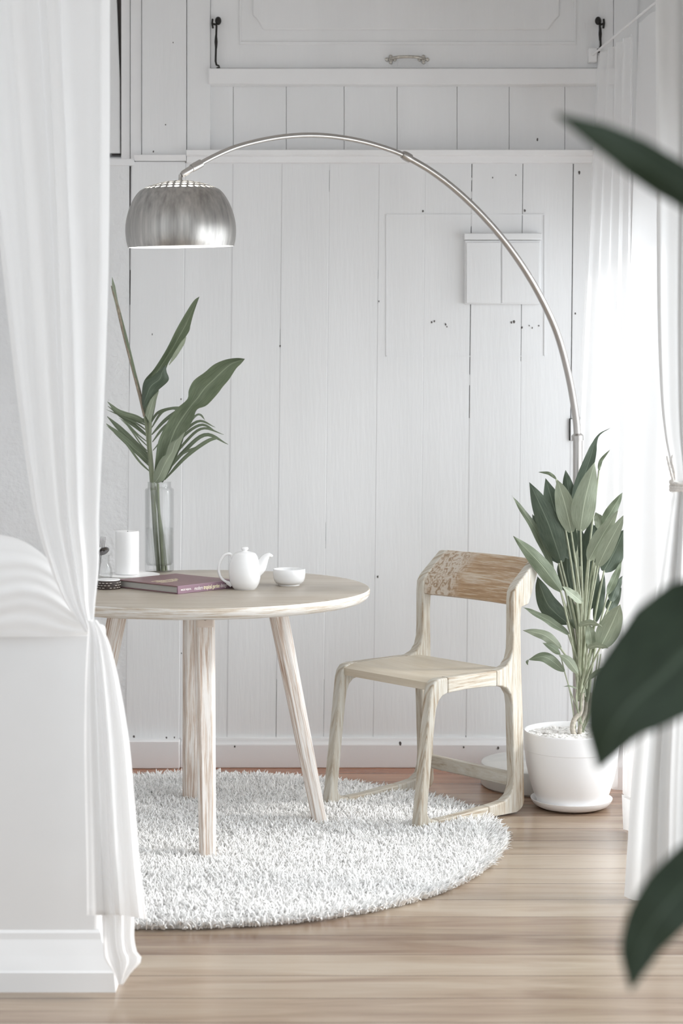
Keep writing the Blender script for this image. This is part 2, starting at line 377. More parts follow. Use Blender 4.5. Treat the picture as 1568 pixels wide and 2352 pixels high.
# paint-filled parts of the seams (pale filler just under the surface), leaving dark cracks
for s, spans in ((531, [(375, 1760)]), (643, [(375, 755), (800, 1560)]), (752, [(375, 390), (440, 1200), (1260, 1560)]), (866, [(375, 620), (640, 688), (697, 1320), (1330, 1760)]),
                 (972, [(375, 1760)]), (1079, [(408, 414), (440, 455), (470, 520), (860, 885), (960, 1690)]), (1196, [(830, 1690)]), (421, [(375, 1760)]), (298, [(375, 620), (700, 860)]), (1312, [(1010, 1690)])):
    for y0, y1 in spans:
        a = [(lean(s, y)+dx, y) for y, dx in ((y1, -2), (y1, 2), (y0, 2), (y0, -2))]
        wb.add([(WX(x), DW+.0009, WZ(y)) for x, y in a], [(0, 1, 2, 3)], mi=3)
# rough plaster to the left of the boards
wb.box((-2.6, DW-.004, 0), (WX(297), DW+.1, WZ(362)), mi=1)
# upper part: casing, posts, recessed boards
wb.box((WX(328), DW-.028, WZ(362)), (WX(429), DW+.1, 3.0)); 
wb.box((WX(430.5), DW-.020, WZ(348)), (WX(483), DW+.1, 3.0))
for a, b_ in zip([478, 535, 657, 790, 912, 1050, 1170, 1298], [535, 657, 790, 912, 1050, 1170, 1298, 1420]):
    wb.box((WX(a)+.0008, DW+.018, WZ(350)), (WX(b_)-.0008, DW+.06, WZ(190)))
wb.box((WX(1372), DW-.020, WZ(372)), (WX(1406), DW+.1, 3.0)); wb.box((WX(1407), DW-.028, WZ(372)), (WX(1460), DW+.1, 3.0))
wb.box((WX(1461), DW-.012, WZ(372)), (2.4, DW+.1, 3.0))
# nail holes and chips
for x, y, r_ in [(399,101,3),(382,289,3),(354,350,4),(971,485,4),(870,692,3),(867,1325,5),(1131,408,3),(1184,402,3),(1205,484,5),(991,740,5),(997,738,4),(1023,745,4),(1026,751,3),(1174,741,4),(1180,739,5),(1198,752,4),
                 (1215,748,3),(1222,753,3),(1237,748,3),(1321,720,4),(416,917,3),(350,768,3),(643,795,4),(1330,397,6),(918,1704,7),(540,1711,4),(310,1688,6),(384,1690,4),(402,1690,4),(1063,1712,4),(1142,1714,6),(417,1500,3),(1235,319,5),(1320,920,4)]:
    c = Vector((WX(x), DW-.0065 if y > 380 else DW-.0285, WZ(y))); 
    if 1680 < y < 1760: c.y = DW-.0325
    if 700 < x and y < 345: c.y = DW+.0175
    if x < 421 and 380 < y < 1680: c.y = DW-.0068
    elif 380 < y < 1680: c.y = DW-.0012
    n = 7; rr = r_*.55/F*DW
    vs = [(c.x+rr*random.uniform(.6, 1.1)*math.cos(2*PI*k/n), c.y, c.z+rr*random.uniform(.8, 1.6)*math.sin(2*PI*k/n)) for k in range(n)]
    wb.add(vs, [tuple(range(n))], mi=2)
# painted-over panel outline low-relief around the cabinet
for (x0, y0, x1, y1) in ((888, 492, 1250, 494), (886, 494, 888, 818), (886, 817, 1250, 819), (1249, 494, 1251, 818)):
    wb.box((WX(x0), DW-.0022, WZ(y1)), (WX(x1), DW+.002, WZ(y0)))
struct(build('wall_back', wb, [M['wall'], M['plaster'], M['seam'], M['seam_pale']], smooth=False, fixn=False))

# trims
mb = MB(); mb.box((WX(480), DW-.035, WZ(197)), (WX(1420), DW+.05, WZ(160))); struct(build('trim_1', mb, M['trim'], bevel=.004))
mb = MB(); mb.prism([(DW+.05, WZ(376)), (DW-.03, WZ(376)), (DW-.035, WZ(362)), (DW-.05, WZ(360)), (DW-.055, WZ(348)), (DW+.05, WZ(346))], WX(430), WX(1460), Matrix(((0,1,0,0),(1,0,0,0),(0,0,1,0),(0,0,0,1))))
struct(build('trim_2', mb, M['trim'], bevel=.002))
mb = MB(); mb.prism([(DW+.05, WZ(371)), (DW-.03, WZ(371)), (DW-.05, WZ(359)), (DW+.05, WZ(357))], WX(310), WX(429), Matrix(((0,1,0,0),(1,0,0,0),(0,0,1,0),(0,0,0,1))))
struct(build('trim_3', mb, M['trim'], bevel=.002))
mb = MB(); mb.box((-2.6, DW-.045, 0), (WX(415), DW+.05, WZ(1696))); struct(build('baseboard_left', mb, M['trim'], bevel=.004))
mb = MB(); mb.prism([(DW+.05, 0), (DW-.03, 0), (DW-.03, WZ(1707)), (DW-.018, WZ(1700)), (DW-.016, WZ(1693)), (DW+.05, WZ(1693))], WX(415.6), 1.15, Matrix(((0,1,0,0),(1,0,0,0),(0,0,1,0),(0,0,0,1))))
struct(build('baseboard_back', mb, M['trim'], bevel=.003))

# top-hung panelled hatch in the recess
hatch = MB(); hatch.box((WX(483.5), DW-.006, WZ(157)), (WX(1374), DW+.03, 2.99))
w1 = struct(build('window_2', hatch, M['wall'], bevel=.002), 'white panelled hatch with a long handle above the boarded wall')
def outline(o):
    return [(552+o, -200), (552+o, 100-o), (1320-o, 100-o), (1320-o, -200)]
mb = MB()
sec = [(-1, -1), (-.3, .6), (.3, 1), (1, .3), (1, -1)]
mb.sweep([Vector((WX(x), DW-.007, WZ(y))) for x, y in outline(0)], (.008), shape=[(1,-.4),(.6,.5),(-.6,.5),(-1,-.4)], up=(0,-1,0))
build('panel_moulding', mb, M['wall'], w1, smooth=False)
mb = MB(); pts = []
loop = [(580, -200), (580, 36), (590, 46), (600, 62), (604, 70), (1258, 70), (1264, 60), (1274, 48), (1284, 38), (1284, -200)]
mb.prism([(WX(x), WZ(y)) for x, y in loop], DW-.013, DW-.004)
build('raised_panel', mb, M['wall'], w1, bevel=.005)
hd = MB()
hp = [Vector((WX(x), DW-.008-o, WZ(y))) for x, y, o in ((897, 137, .004), (903, 136, .018), (915, 135, .028), (935, 134.5, .030), (955, 135, .028), (966, 136, .018), (972, 137, .004))]
hd.sweep([Vector(p) for p in catmull(hp, 16)], .0052, 10)
for cx in (897, 972):
    for dx, dy, r_ in ((0, 0, 6), (-9, 0, 4.5), (9, 0, 4.5), (0, -7, 4), (0, 7, 4)):
        q = Vector((WX(cx+dx), DW-.011, WZ(137.5+dy)))
        hd.lathe([(0, .003), (r_*.0012, .002), (r_*.00155, -.004)], 12, Matrix.Translation(q) @ Matrix.Rotation(R(90), 4, 'X'))
h = build('handle', hd, M['brass'], w1); h['label'] = 'worn metal bow handle'

# iron stay hooks either side of the hatch
def stay(px, top, bot, label, mirror=1):
    base = U(px, bot, DW-.03)
    t = thing('stay_hook', label, 'hook', base, group='iron stays of the hatch')
    k = DW-.03
    mb = MB(); mb.sweep([U(px+6*mirror, top+20, k), U(px+5*mirror, (top+bot)/2, k), U(px+4*mirror, bot-14, k), U(px+6*mirror, bot-6, k), U(px+11*mirror, bot-4, k), U(px+13*mirror, bot, k), U(px+6*mirror, bot+2, k)], .0036, 8)
    mb.sweep([U(px+5*mirror, (top+bot)/2-15, k), U(px+5*mirror, (top+bot)/2, k), U(px+5*mirror, (top+bot)/2+15, k)], [.0038, .0058, .0038], 8)
    build('hook_rod', mb, M['iron'], t)
    mb = MB(); mb.lathe([(0, .012), (.007, .010), (.011, .003), (.011, 0), (.008, -.006), (0, -.022)], 20, Matrix.Translation(U(px+10*mirror, top+10, k)) @ Matrix.Rotation(R(90), 4, 'X') @ Matrix.Scale(1.35, 4, (0, 1, 0)))
    mb.sweep([U(px+10*mirror, top+16, k), U(px+3*mirror, top+18, k), U(px-2*mirror, top+17, k)], .004, 8)
    build('knob', mb, M['iron'], t)
    mb = MB(); mb.sweep([U(px-3*mirror, top+6, k+.004), U(px-4*mirror, top+16, k-.002), U(px-2*mirror, top+27, k+.004)], .0035, 8)
    build('eye_plate', mb, M['iron'], t)
stay(491, 38, 155, 'black iron stay hook at the left end of the white hatch')
stay(1383, 38, 118, 'black iron stay hook at the right end of the white hatch', -1)

# casement window up left, standing ajar with a dark slit
mb = MB()
for x0, x1, fr in ((301, 327, -.02), (279, 300, -.012)):
    mb.box((WX(x0), DW+fr, WZ(368)), (WX(x1)-.001, DW+.06, 3.0))
mb.box((WX(60), DW-.02, WZ(381)), (WX(309), DW+.06, WZ(366)))
w2 = struct(build('window_1', mb, M['trim'], bevel=.002))
mb = MB()
mb.add([(WX(255), DW+.02, WZ(356)), (WX(278), DW+.02, WZ(356)), (WX(283), DW+.02, 3.0), (WX(240), DW+.02, 3.0)], [(0, 1, 2, 3)])
build('gap', mb, M['seam'], w2, smooth=False)
mb = MB(); 
mb.prism([(WX(60), WZ(352)), (WX(276), WZ(352)), (WX(275), WZ(180)), (WX(268), WZ(0)), (WX(262), 3.0), (WX(60), 3.0)], DW-.004, DW+.016)
build('sash', mb, M['wall'], w2, bevel=.002)

# side walls of the alcove, plus an unseen front stretch added to block sky
mb = MB(); mb.box((-1.62, 4.75, 0), (-1.55, DW, 2.95)); struct(build('wall_left', mb, M['plaster'], smooth=False))
mb = MB(); mb.box((1.12, 6.62, 0), (1.2, DW, 2.95)); mb.box((1.12, 3.45, 1.95), (1.2, 6.62, 2.95)); mb.box((1.12, 3.45, 0), (1.2, 6.62, .06)); mb.box((1.12, -1.5, 0), (1.2, 3.45, 2.95))
struct(build('wall_right_and_blocker', mb, M['wall'], smooth=False))
mb = MB()
for y in (3.45, 4.55, 5.6, 6.56): mb.box((1.125, y, .06), (1.185, y+.06, 1.95))
for z in (.06, 1.89): mb.box((1.125, 3.51, z), (1.185, 6.56, z+.06))
struct(build('window_3', mb, M['trim'], smooth=False))

# ================================================================== CABINET, SOCKET ON WALL
t = thing('wall_cabinet', 'shallow white two-door cabinet box on the boarded wall', 'cabinet', (WX(1150), DW, WZ(700)))
mb = MB(); mb.box((WX(1066), DW-.018, WZ(699)), (WX(1240), DW-.001, WZ(553))); build('body', mb, M['wall'], t, bevel=.002)
mb = MB(); mb.box((WX(1064), DW-.032, WZ(552)), (WX(1242), DW-.001, WZ(537))); build('top_ledge', mb, M['wall'], t, bevel=.003)
for a, b_ in ((1070, 1148), (1151, 1237)):
    mb = MB(); mb.box((WX(a), DW-.023, WZ(697)), (WX(b_), DW-.018, WZ(558))); build('door', mb, M['wall'], t, bevel=.0015)
t = thing('wall_socket', 'white socket plate behind the lamp pole', 'socket', (WX(1323), DW, WZ(1010)))
mb = MB(); mb.box((WX(1309), DW-.010, WZ(1011)), (WX(1338), DW-.001, WZ(962))); build('plate', mb, M['trim'], t, bevel=.002)
mb = MB(); q = [U(1308, 1012, DW-.006), U(1308, 962, DW-.006), U(1339, 960, DW-.006)]
mb.sweep(q, .0028, 6); build('edge_strip', mb, M['iron'], t)

# ================================================================== RUG
RC = Vector((-.425, 5.60, 0)); RR = .905
mb = MB(); n = 96
def rug_r(a): return RR*(1+.012*math.sin(3*a+1)+.010*math.sin(5*a))
mb.add([(RC.x+rug_r(2*PI*i/n)*.975*math.cos(2*PI*i/n), RC.y+rug_r(2*PI*i/n)*.975*math.sin(2*PI*i/n), z) for z in (.001, .005) for i in range(n)],
       [tuple(range(n, 2*n)), tuple(reversed(range(n)))]+[(i, (i+1) % n, n+(i+1) % n, n+i) for i in range(n)])
rug = build('shag_rug', mb, M['pile'], smooth=False)
tag(rug, 'round white shaggy rug under the table and chair', 'rug')
NT = 72000
a = rng.uniform(0, 2*PI, NT); rad = np.sqrt(rng.uniform(0, 1, NT))*np.array([rug_r(x) for x in a])*.995
bx = RC.x+rad*np.cos(a); by = RC.y+rad*np.sin(a)
clump = np.sin(bx*23+np.sin(by*17)*2)*np.cos(by*21+np.sin(bx*13)*2)
ln = rng.uniform(.020, .034, NT)*(1+.12*clump); wd = rng.uniform(.0020, .0033, NT)
az = rng.uniform(0, 2*PI, NT)+.9*np.sin(bx*6)+.9*np.cos(by*7); tilt = rng.uniform(.25, 1.05, NT)
edge = rad/RR > .94; az = np.where(edge, a+rng.normal(0, .6, NT), az); tilt = np.where(edge, rng.uniform(.5, 1.35, NT), tilt)
V = []; rows = []
for k, (tt, wf, bend) in enumerate(((0, .9, 0), (.38, 1.1, .4), (.75, .95, .85), (1.0, .25, 1.25))):
    th = tilt*(.35+.65*tt); cx = bx+np.cos(az)*ln*tt*np.sin(th); cy = by+np.sin(az)*ln*tt*np.sin(th); cz = .004+ln*tt*np.cos(th*.9)
    for q in range(3):
        aa = az+2*PI*q/3
        rows.append(np.stack([cx+np.cos(aa)*wd*wf, cy+np.sin(aa)*wd*wf, cz+.0*cx], 1))
V = np.stack(rows, 1).reshape(-1, 3) - np.array(RC)[None]*0
Fq = []
for k in range(3):
    for q in range(3): Fq.append([k*3+q, k*3+(q+1) % 3, (k+1)*3+(q+1) % 3, (k+1)*3+q])
Fq = np.array(Fq); FA = (Fq[None]+(np.arange(NT)*12)[:, None, None]).reshape(-1, 4)
me = bpy.data.meshes.new('pile'); me.vertices.add(len(V)); me.vertices.foreach_set('co', V.ravel())
me.loops.add(FA.size); me.loops.foreach_set('vertex_index', FA.ravel().astype(np.int32)); me.polygons.add(len(FA))
me.polygons.foreach_set('loop_start', (np.arange(len(FA))*4).astype(np.int32)); me.update(calc_edges=True); me.shade_smooth()
me.materials.append(M['pile'])
o = bpy.data.objects.new('pile', me); COL.objects.link(o); o.parent = rug; o['kind'] = 'stuff'

# ================================================================== TABLE
TC = Vector((-.435, 5.74, 0)); TH = .742; TR = .522
t = thing('round_table', 'round limewashed wooden table with four splayed legs', 'table', TC)
mb = MB(); N = 96
prof = [(0, TH), (.3, TH), (TR-.010, TH), (TR-.003, TH-.003)]
P = [[Vector((TC.x+r*math.cos(2*PI*i/N), TC.y+r*math.sin(2*PI*i/N), z)) for i in range(N)] for r, z in prof]
o0 = len(mb.f); mb.grid(P, True)
for fi in range(o0, len(mb.f)): mb.uv[fi] = [(mb.v[i].x, mb.v[i].y) for i in mb.f[fi]]
prof = [(TR-.003, TH-.003), (TR, TH-.009), (TR-.001, TH-.018), (TR-.006, TH-.028), (TR-.016, TH-.036), (TR-.03, TH-.037), (0, TH-.037)]
mb.lathe(prof, N, Matrix.Translation((TC.x, TC.y, 0)), mi=1)
build('tabletop', mb, [M['top'], M['rim']], t, angle=50)
ang0 = R(-8.5)
def table_leg(ang, parent):
    d = Vector((math.sin(ang), -math.cos(ang), 0)); s = Vector((math.cos(ang), math.sin(ang), 0))
    mb = MB()
    pts = [TC+d*(.235+.14*k/8)+Vector((0, 0, TH-.037-(TH-.041)*k/8)) for k in range(9)]
    oct_ = [(1, .45), (.62, 1), (-.62, 1), (-1, .45), (-1, -.45), (-.62, -1), (.62, -1), (1, -.45)]
    rad = [(.031-.008*k/8, .029-.008*k/8) for k in range(9)]
    mb.sweep(pts, rad, shape=oct_, up=d)
    lg = build('leg', mb, M['leg'], parent, smooth=True, angle=25, bevel=.002)
    return d, s
for k in range(4):
    d, s = table_leg(ang0*-1+k*PI/2, t)
    # corner bracket with a screw where the leg meets the top
    c = TC+d*.262+Vector((0, 0, TH-.062)); mb = MB()
    M4 = Matrix.Translation(c) @ Matrix.Rotation(math.atan2(d.y, d.x)-PI/2, 4, 'Z')
    mb.box((-.026, -.012, -.026), (.026, .016, .0245), M4=M4)
    br = build('bracket', mb, M['leg'], t, bevel=.006, seg=3)
    mb = MB(); mb.lathe([(0, .002), (.005, .001), (.0055, -.002)], 12, Matrix.Translation(c+d*.0165) @ d.to_track_quat('Z', 'Y').to_matrix().to_4x4())
    build('screw', mb, M['dry'], br)

# ================================================================== CHAIR
# local frame: x = depth (front -> back), y = width (near side 0 -> far side W), z up
ca = R(40.5); CB = G(960, 1897, .028); CB.z = .0065
chair = thing('wooden_chair', 'limewashed wooden chair with a worn brown backrest, standing half on the rug', 'chair', CB, ca)
W = .452; DP = .425; TK = .034
def fil(cx, cz, r, a0, a1, n=6): return [(cx+r*math.cos(R(a0+(a1-a0)*k/n)), cz+r*math.sin(R(a0+(a1-a0)*k/n))) for k in range(n+1)]
SZ = .455                                              # seat height
# front leg: leans back towards the top, flares into the seat rail and floor rail
fx0, fx1 = .0, .062                                    # outer front line at floor / at seat
front_leg = ([(0, 0), (.085, 0), (.085, .026)] + [(.068, .028), (.052, .034), (.043, .046), (.040, .062)] +
             [(.072, .33), (.078, .365), (.088, .388), (.104, .402), (.125, .407), (.125, SZ)] + [(.090, SZ), (.072, SZ-.006), (.059, SZ-.020), (.052, SZ-.042)])
seat_rail = [(.125, .407), (.20, .411), (.30, .409), (.335, .406), (.335, SZ), (.30, SZ), (.125, SZ)]
rear_leg = ([(.30, 0), (.425, 0)] + fil(.425, .035, .035, -90, 0) + [(.454, .30), (.446, .45), (.443, .60), (.447, .645), (.480, .652), (.535, .786), (.527, .791), (.513, .789), (.424, .715), (.411, .695), (.408, .665)] +
            [(.408, .55), (.406, .515), (.398, .487), (.380, .466), (.350, SZ), (.335, SZ), (.335, .406), (.355, .404), (.382, .394), (.398, .372), (.404, .34)] +
            [(.412, .12), (.409, .085), (.398, .058), (.372, .042), (.33, .037), (.30, .035)])
floor_rail = [(.085, 0), (.30, 0), (.30, .035), (.2, .029), (.14, .026), (.085, .026)]
for y0 in (0, W-TK):
    for nm, poly, ax in (('front_leg', front_leg, 1), ('seat_rail', seat_rail, 0), ('rear_leg', rear_leg, 1), ('floor_rail', floor_rail, 0)):
        mb = MB(); mb.prism(poly, y0, y0+TK, long_axis=ax)
        build(nm, mb, M['chair'], chair, bevel=.0055 if 'leg' in nm else .004, seg=3, local=True, angle=50)
# seat, slightly dished between the rails
mb = MB(); NU, NV = 24, 16
def seat_pt(u, v, top):
    x = .066+.325*u; y = TK-.012+(W-2*TK+.024)*v
    dip = .010*math.sin(PI*v)*min(1, u*4)*(1 if u < .75 else max(0, (1-u)*4))
    fr = .012*max(0, 1-u*9)
    return Vector((x, y, (SZ-.001-dip-fr) if top else SZ-.036))
P = [[seat_pt(i/NU, j/NV, True) for i in range(NU+1)] for j in range(NV+1)]
Q = [[seat_pt(i/NU, j/NV, False) for i in range(NU+1)] for j in range(NV+1)]
mb.grid(P, UVf=lambda a, j: (a*.33, j*.025)); mb.grid(Q, UVf=lambda a, j: (a*.33, j*.025))
mb.grid([[r[0] for r in P], [r[0] for r in Q]], UVf=lambda a, j: (j*.05, a*.4)); mb.grid([[r[-1] for r in P], [r[-1] for r in Q]], UVf=lambda a, j: (j*.05, a*.4))
build('seat', mb, M['seat'], chair, local=True, angle=30)
# backrest: leaning wedge
mb = MB(); NB = 24; rows = []
bp = [(.414, .656), (.418, .690), (.432, .718), (.470, .752), (.512, .787), (.525, .7915), (.535, .785), (.508, .725), (.480, .652), (.440, .648)]
for j in range(NB+1):
    v = j/NB; y = TK*.9+(W-2*TK*.9)*v; bow = .016*math.sin(PI*v)
    rows.append([Vector((x+bow, y, z)) for x, z in bp])
s_ = [0]
for (a_, b_), (c_, d_) in zip(bp, bp[1:]+bp[:1]): s_.append(s_[-1]+math.hypot(c_-a_, d_-b_))
n_ = len(bp)
mb.grid(rows, True, UVf=lambda a_, j: (s_[min(n_, int(round(a_*n_)))], j/NB*(W)))
build('backrest', mb, M['back'], chair, local=True, angle=35)
# rear stretcher
mb = MB(); mb.sweep([(.434, TK*.5+W_*1.0, .098) for W_ in (0, .1, .2, .3, W-TK)], [(.014, .021)]*5, shape=rrect(1, 1, .3), up=(0, 0, 1))
build('stretcher', mb, M['chair'], chair, local=True)

# ================================================================== ARC LAMP
LB = Vector((.675, 6.40, 0)); PX = U(1326, 1300, 6.43).x
lamp = thing('arc_floor_lamp', 'brushed steel arc floor lamp with a dome shade over the table', 'lamp', LB)
mb = MB(); mb.lathe([(0, 0), (.196, 0), (.203, .006), (.205, .02), (.205, .068), (.201, .076), (.192, .079), (0, .079)], 64, Matrix.Translation(LB)); b = build('base', mb, M['stone'], lamp); b['label'] = 'pale round stone base'
SH = U(416, 560, 5.74)                                 # shade location
d0, d1 = 6.43, SH.y
def LD(px): return d0+(d1-d0)*min(1, max(0, (1326-px)/(1326-416)))**1.05
arc = [(1326, 1012), (1322, 960), (1307, 870), (1282, 775), (1251, 702), (1210, 628), (1160, 556), (1100, 487), (1040, 431), (985, 390), (932, 359)]
arc2 = [(932, 359), (900, 345.5), (840, 327), (780, 315.5), (720, 310.5), (660, 313), (600, 322.5), (540, 338.5), (490, 360), (440, 387)]
A1 = [Vector(U(p[0], p[1], LD(p[0]))) for p in catmull(arc, 60)]
A2 = [Vector(U(p[0], p[1], LD(p[0]))) for p in catmull(arc2, 50)]
mb = MB(); mb.sweep([(PX, 6.43, .075), (PX, 6.43, WZ(1010, 6.43))], .0165, 20); build('pole', mb, M['steel_dull'], lamp)
mb = MB(); mb.sweep(A1, [.0125-.002*i/59 for i in range(60)], 16); build('arm', mb, M['steel_dull'], lamp)
mb = MB(); mb.sweep(A2, [.0088-.0008*i/49 for i in range(50)], 14); build('arm', mb, M['steel_dull'], lamp)
def collar(a_, b_, rads, nm='collar'):
    mb = MB(); a_, b_ = Vector(a_), Vector(b_); mb.sweep([a_.lerp(b_, k) for k, _ in rads], [r for _, r in rads], 20); return build(nm, mb, M['steel_dull'], lamp)
collar((PX, 6.43, WZ(1012, 6.43)), A1[2], [(0, .0205), (.72, .0205), (.86, .017), (1, .0135)])
collar(A1[-1]+(A1[-3]-A1[-1])*.55, A1[-1]-(A1[-3]-A1[-1])*.45, [(0, .0145), (.3, .0152), (.7, .0150), (1, .0125)])
PV = U(414, 404, d1)
collar(A2[-1]+(A2[-4]-A2[-1])*.8, A2[-1], [(0, .0125), (.1, .013), (.9, .013), (1, .0125)])
collar(A2[-1], PV+Vector((.003, 0, .002)), [(0, .0105), (.8, .0105), (1, .007)], 'elbow')
mb = MB(); mb.sweep([PV+Vector((0, 0, .004)), PV-Vector((0, 0, .012)), PV-Vector((0, 0, .022))], [.005, .006, .011], 14); build('swivel', mb, M['steel_dull'], lamp)
# shade: body + drilled cap, tilted a little towards the viewer
sR = .1675
ST = Matrix.Translation(Vector((SH.x, SH.y, WZ(567, d1)))) @ Matrix.Rotation(R(2.6), 4, 'X') @ Matrix.Rotation(R(-1.1), 4, 'Y')
prof = [(.1605, 0), (.1650, .018), (.1675, .042), (.1670, .066), (.1625, .092), (.1545, .118), (.143, .143), (.131, .161), (.121, .1715)]
pr = [tuple(p) for p in catmull(prof, 30)]
inner = [(r-.002, z) for r, z in reversed(pr)]
mb = MB(); mb.lathe(pr, 96, ST); mb.lathe([(pr[-1][0], pr[-1][1]), inner[0]], 96, ST); mb.lathe([inner[-1], pr[0]], 96, ST)
mb.lathe(inner, 96, ST, mi=1)
sh = build('shade', mb, [M['steel'], M['inner']], lamp, fixn=False); 
# drilled cap: dome with real holes cut by boolean
def cap_z(r): return .1715+.030*(1-(r/.121)**2)**.9 if r < .121 else .1715
rs = [.121*(k/16) for k in range(16, -1, -1)]
out = [(max(r, .0), cap_z(r)) for r in rs]; inn = [(max(r, 0), cap_z(r)-.002) for r in reversed(rs)]
cb = bmesh.new()
me = bpy.data.meshes.new('cap')
def dome_vf():
    n = 96; vs = []; fs = []
    prof2 = [(r, z) for r, z in out[:-1]]
    for r, z in prof2: vs += [(r*math.cos(2*PI*i/n), r*math.sin(2*PI*i/n), z) for i in range(n)]
    top = len(vs); vs.append((0, 0, out[-1][1]))
    k = len(prof2)
    for j in range(k-1):
        for i in range(n): fs.append((j*n+i, j*n+(i+1) % n, (j+1)*n+(i+1) % n, (j+1)*n+i))
    for i in range(n): fs.append(((k-1)*n+i, (k-1)*n+(i+1) % n, top))
    b0 = len(vs)
    for r, z in prof2: vs += [(r*math.cos(2*PI*i/n), r*math.sin(2*PI*i/n), z-.0022) for i in range(n)]
    bt = len(vs); vs.append((0, 0, out[-1][1]-.0022))
    for j in range(k-1):
        for i in range(n): fs.append((b0+(j+1)*n+i, b0+(j+1)*n+(i+1) % n, b0+j*n+(i+1) % n, b0+j*n+i))
    for i in range(n): fs.append((bt, b0+(k-1)*n+(i+1) % n, b0+(k-1)*n+i))
    for i in range(n): fs.append((i, b0+i, b0+(i+1) % n, (i+1) % n))
    return vs, fs
vs, fs = dome_vf(); me.from_pydata(vs, [], fs); me.materials.append(M['steel'])
cut = MB()
for ring, (r, cnt, hr) in enumerate(((.107, 32, .0083), (.0865, 26, .0083), (.066, 20, .0083), (.0455, 14, .0080), (.026, 8, .0075))):
    for k in range(cnt):
        a_ = 2*PI*(k+.5*(ring % 2))/cnt
        c = Vector((r*math.cos(a_), r*math.sin(a_), cap_z(r)))
        nrm = Vector((math.cos(a_)*(cap_z(r-.002)-cap_z(r+.002)), math.sin(a_)*(cap_z(r-.002)-cap_z(r+.002)), .004)).normalized()
        cut.sweep([c-nrm*.008, c+nrm*.008], hr, 16)
cm = bpy.data.meshes.new('cutter'); cm.from_pydata([tuple(v) for v in cut.v], [], cut.f)
bm = bmesh.new(); bm.from_mesh(cm); bmesh.ops.recalc_face_normals(bm, faces=bm.faces[:]); bm.to_mesh(cm); bm.free()
bm = bmesh.new(); bm.from_mesh(me); bmesh.ops.recalc_face_normals(bm, faces=bm.faces[:]); bm.to_mesh(me); bm.free()
co = bpy.data.objects.new('cutter', cm); COL.objects.link(co)
cap = bpy.data.objects.new('perforated_cap', me); COL.objects.link(cap)
md = cap.modifiers.new('holes', 'BOOLEAN'); md.operation = 'DIFFERENCE'; md.object = co; md.solver = 'EXACT'
dg = bpy.context.evaluated_depsgraph_get(); nm = bpy.data.meshes.new_from_object(cap.evaluated_get(dg))
cap.modifiers.clear(); cap.data = nm; bpy.data.objects.remove(co)
nm.materials.append(M['inner'])
for p in nm.polygons:
    r_ = math.hypot(p.center.x, p.center.y)
    if p.center.z < cap_z(r_)-.0016: p.material_index = 1
nm.transform(Matrix.Translation(-LB) @ ST); nm.shade_smooth(); nm.set_sharp_from_angle(angle=R(35)); cap.parent = lamp
cap['label'] = 'dome cap drilled with rows of round holes'
mb = MB(); mb.lathe([(0, .04), (.012, .042), (.024, .055), (.029, .075), (.024, .097), (.014, .112), (.013, .135)], 24, ST); build('bulb', mb, M['bulb'], lamp)
mb = MB(); mb.lathe([(.016, .128), (.018, .14), (.018, .19), (0, .198)], 20, ST); build('bulb_holder', mb, M['inner'], lamp)

# ================================================================== ON THE TABLE
TZ = TH
# book
c0 = G(408, 1365, TZ); cl = G(277, 1350, TZ); dl = (cl-c0); dl.z = 0; dl.normalize(); dr = Vector((dl.y, -dl.x, 0))
if dr.x < 0: dr = -dr
BL, BR_, BT = .272, .240, .024
bk = thing('book', 'large plum hardback book lying beside the teapot', 'book', (c0.x, c0.y, TZ))
BM = Matrix((( dr.x, dl.x, 0, c0.x), (dr.y, dl.y, 0, c0.y), (0, 0, 1, TZ), (0, 0, 0, 1)))   # x along spine, y along short edge
mb = MB(); mb.box((.004, .006, .0035), (BR_-.004, BL-.006, BT-.0035), M4=BM); build('pages', mb, M['pages'], bk, smooth=False)
mb = MB(); mb.box((0, .003, 0), (BR_, BL, .0035), M4=BM); mb.box((0, .003, BT-.0035), (BR_, BL, BT), M4=BM); build('cover', mb, M['cover'], bk, bevel=.001)
mb = MB(); mb.box((0, -.0005, 0), (BR_, .0045, BT), M4=BM); sp = build('spine', mb, M['spine'], bk, bevel=.0012)
def text_mesh(s, size, off, mat, name, parent, M4, extrude=.0002, sx=1.0):
    cu = bpy.data.curves.new(name, 'FONT'); cu.body = s; cu.size = size; cu.offset = off; cu.extrude = extrude; cu.resolution_u = 3
    ob = bpy.data.objects.new(name, cu); COL.objects.link(ob)
    dg = bpy.context.evaluated_depsgraph_get(); mm = bpy.data.meshes.new_from_object(ob.evaluated_get(dg)); bpy.data.objects.remove(ob)
    w = max(v.co.x for v in mm.vertices)
    mm.transform(Matrix.Scale(sx, 4, (1, 0, 0)))
    loc = Vector((0, 0, 0)); p = parent
    while p is not None: loc += p.location; p = p.parent
    mm.transform(Matrix.Translation(-loc) @ M4); mm.materials.clear(); mm.materials.append(mat)
    o2 = bpy.data.objects.new(name, mm); COL.objects.link(o2); o2.parent = parent
    return w*sx
SP = BM @ Matrix.Translation((0, -.0006, .0075)) @ Matrix.Rotation(R(90), 4, 'X')
x = .012
text_mesh('MADE WIJAYA', .0075, .00012, M['ink_pale'], 'lettering', sp, SP @ Matrix.Translation((x, .0015, 0)), sx=.85)
x = .066
for s, off in (('modern', 0), ('tropical garden', .00045), ('design', 0)):
    wdt = text_mesh(s, .0165, off, M['ink_yellow'] if off else M['ink_pale'], 'lettering', sp, SP @ Matrix.Translation((x, -.001, 0)), sx=.66)
    x += wdt+.0032
CP = BM @ Matrix.Translation((.0, .0, BT+.0002))
cov = [c for c in bk.children if c.name.startswith('cover')][0]
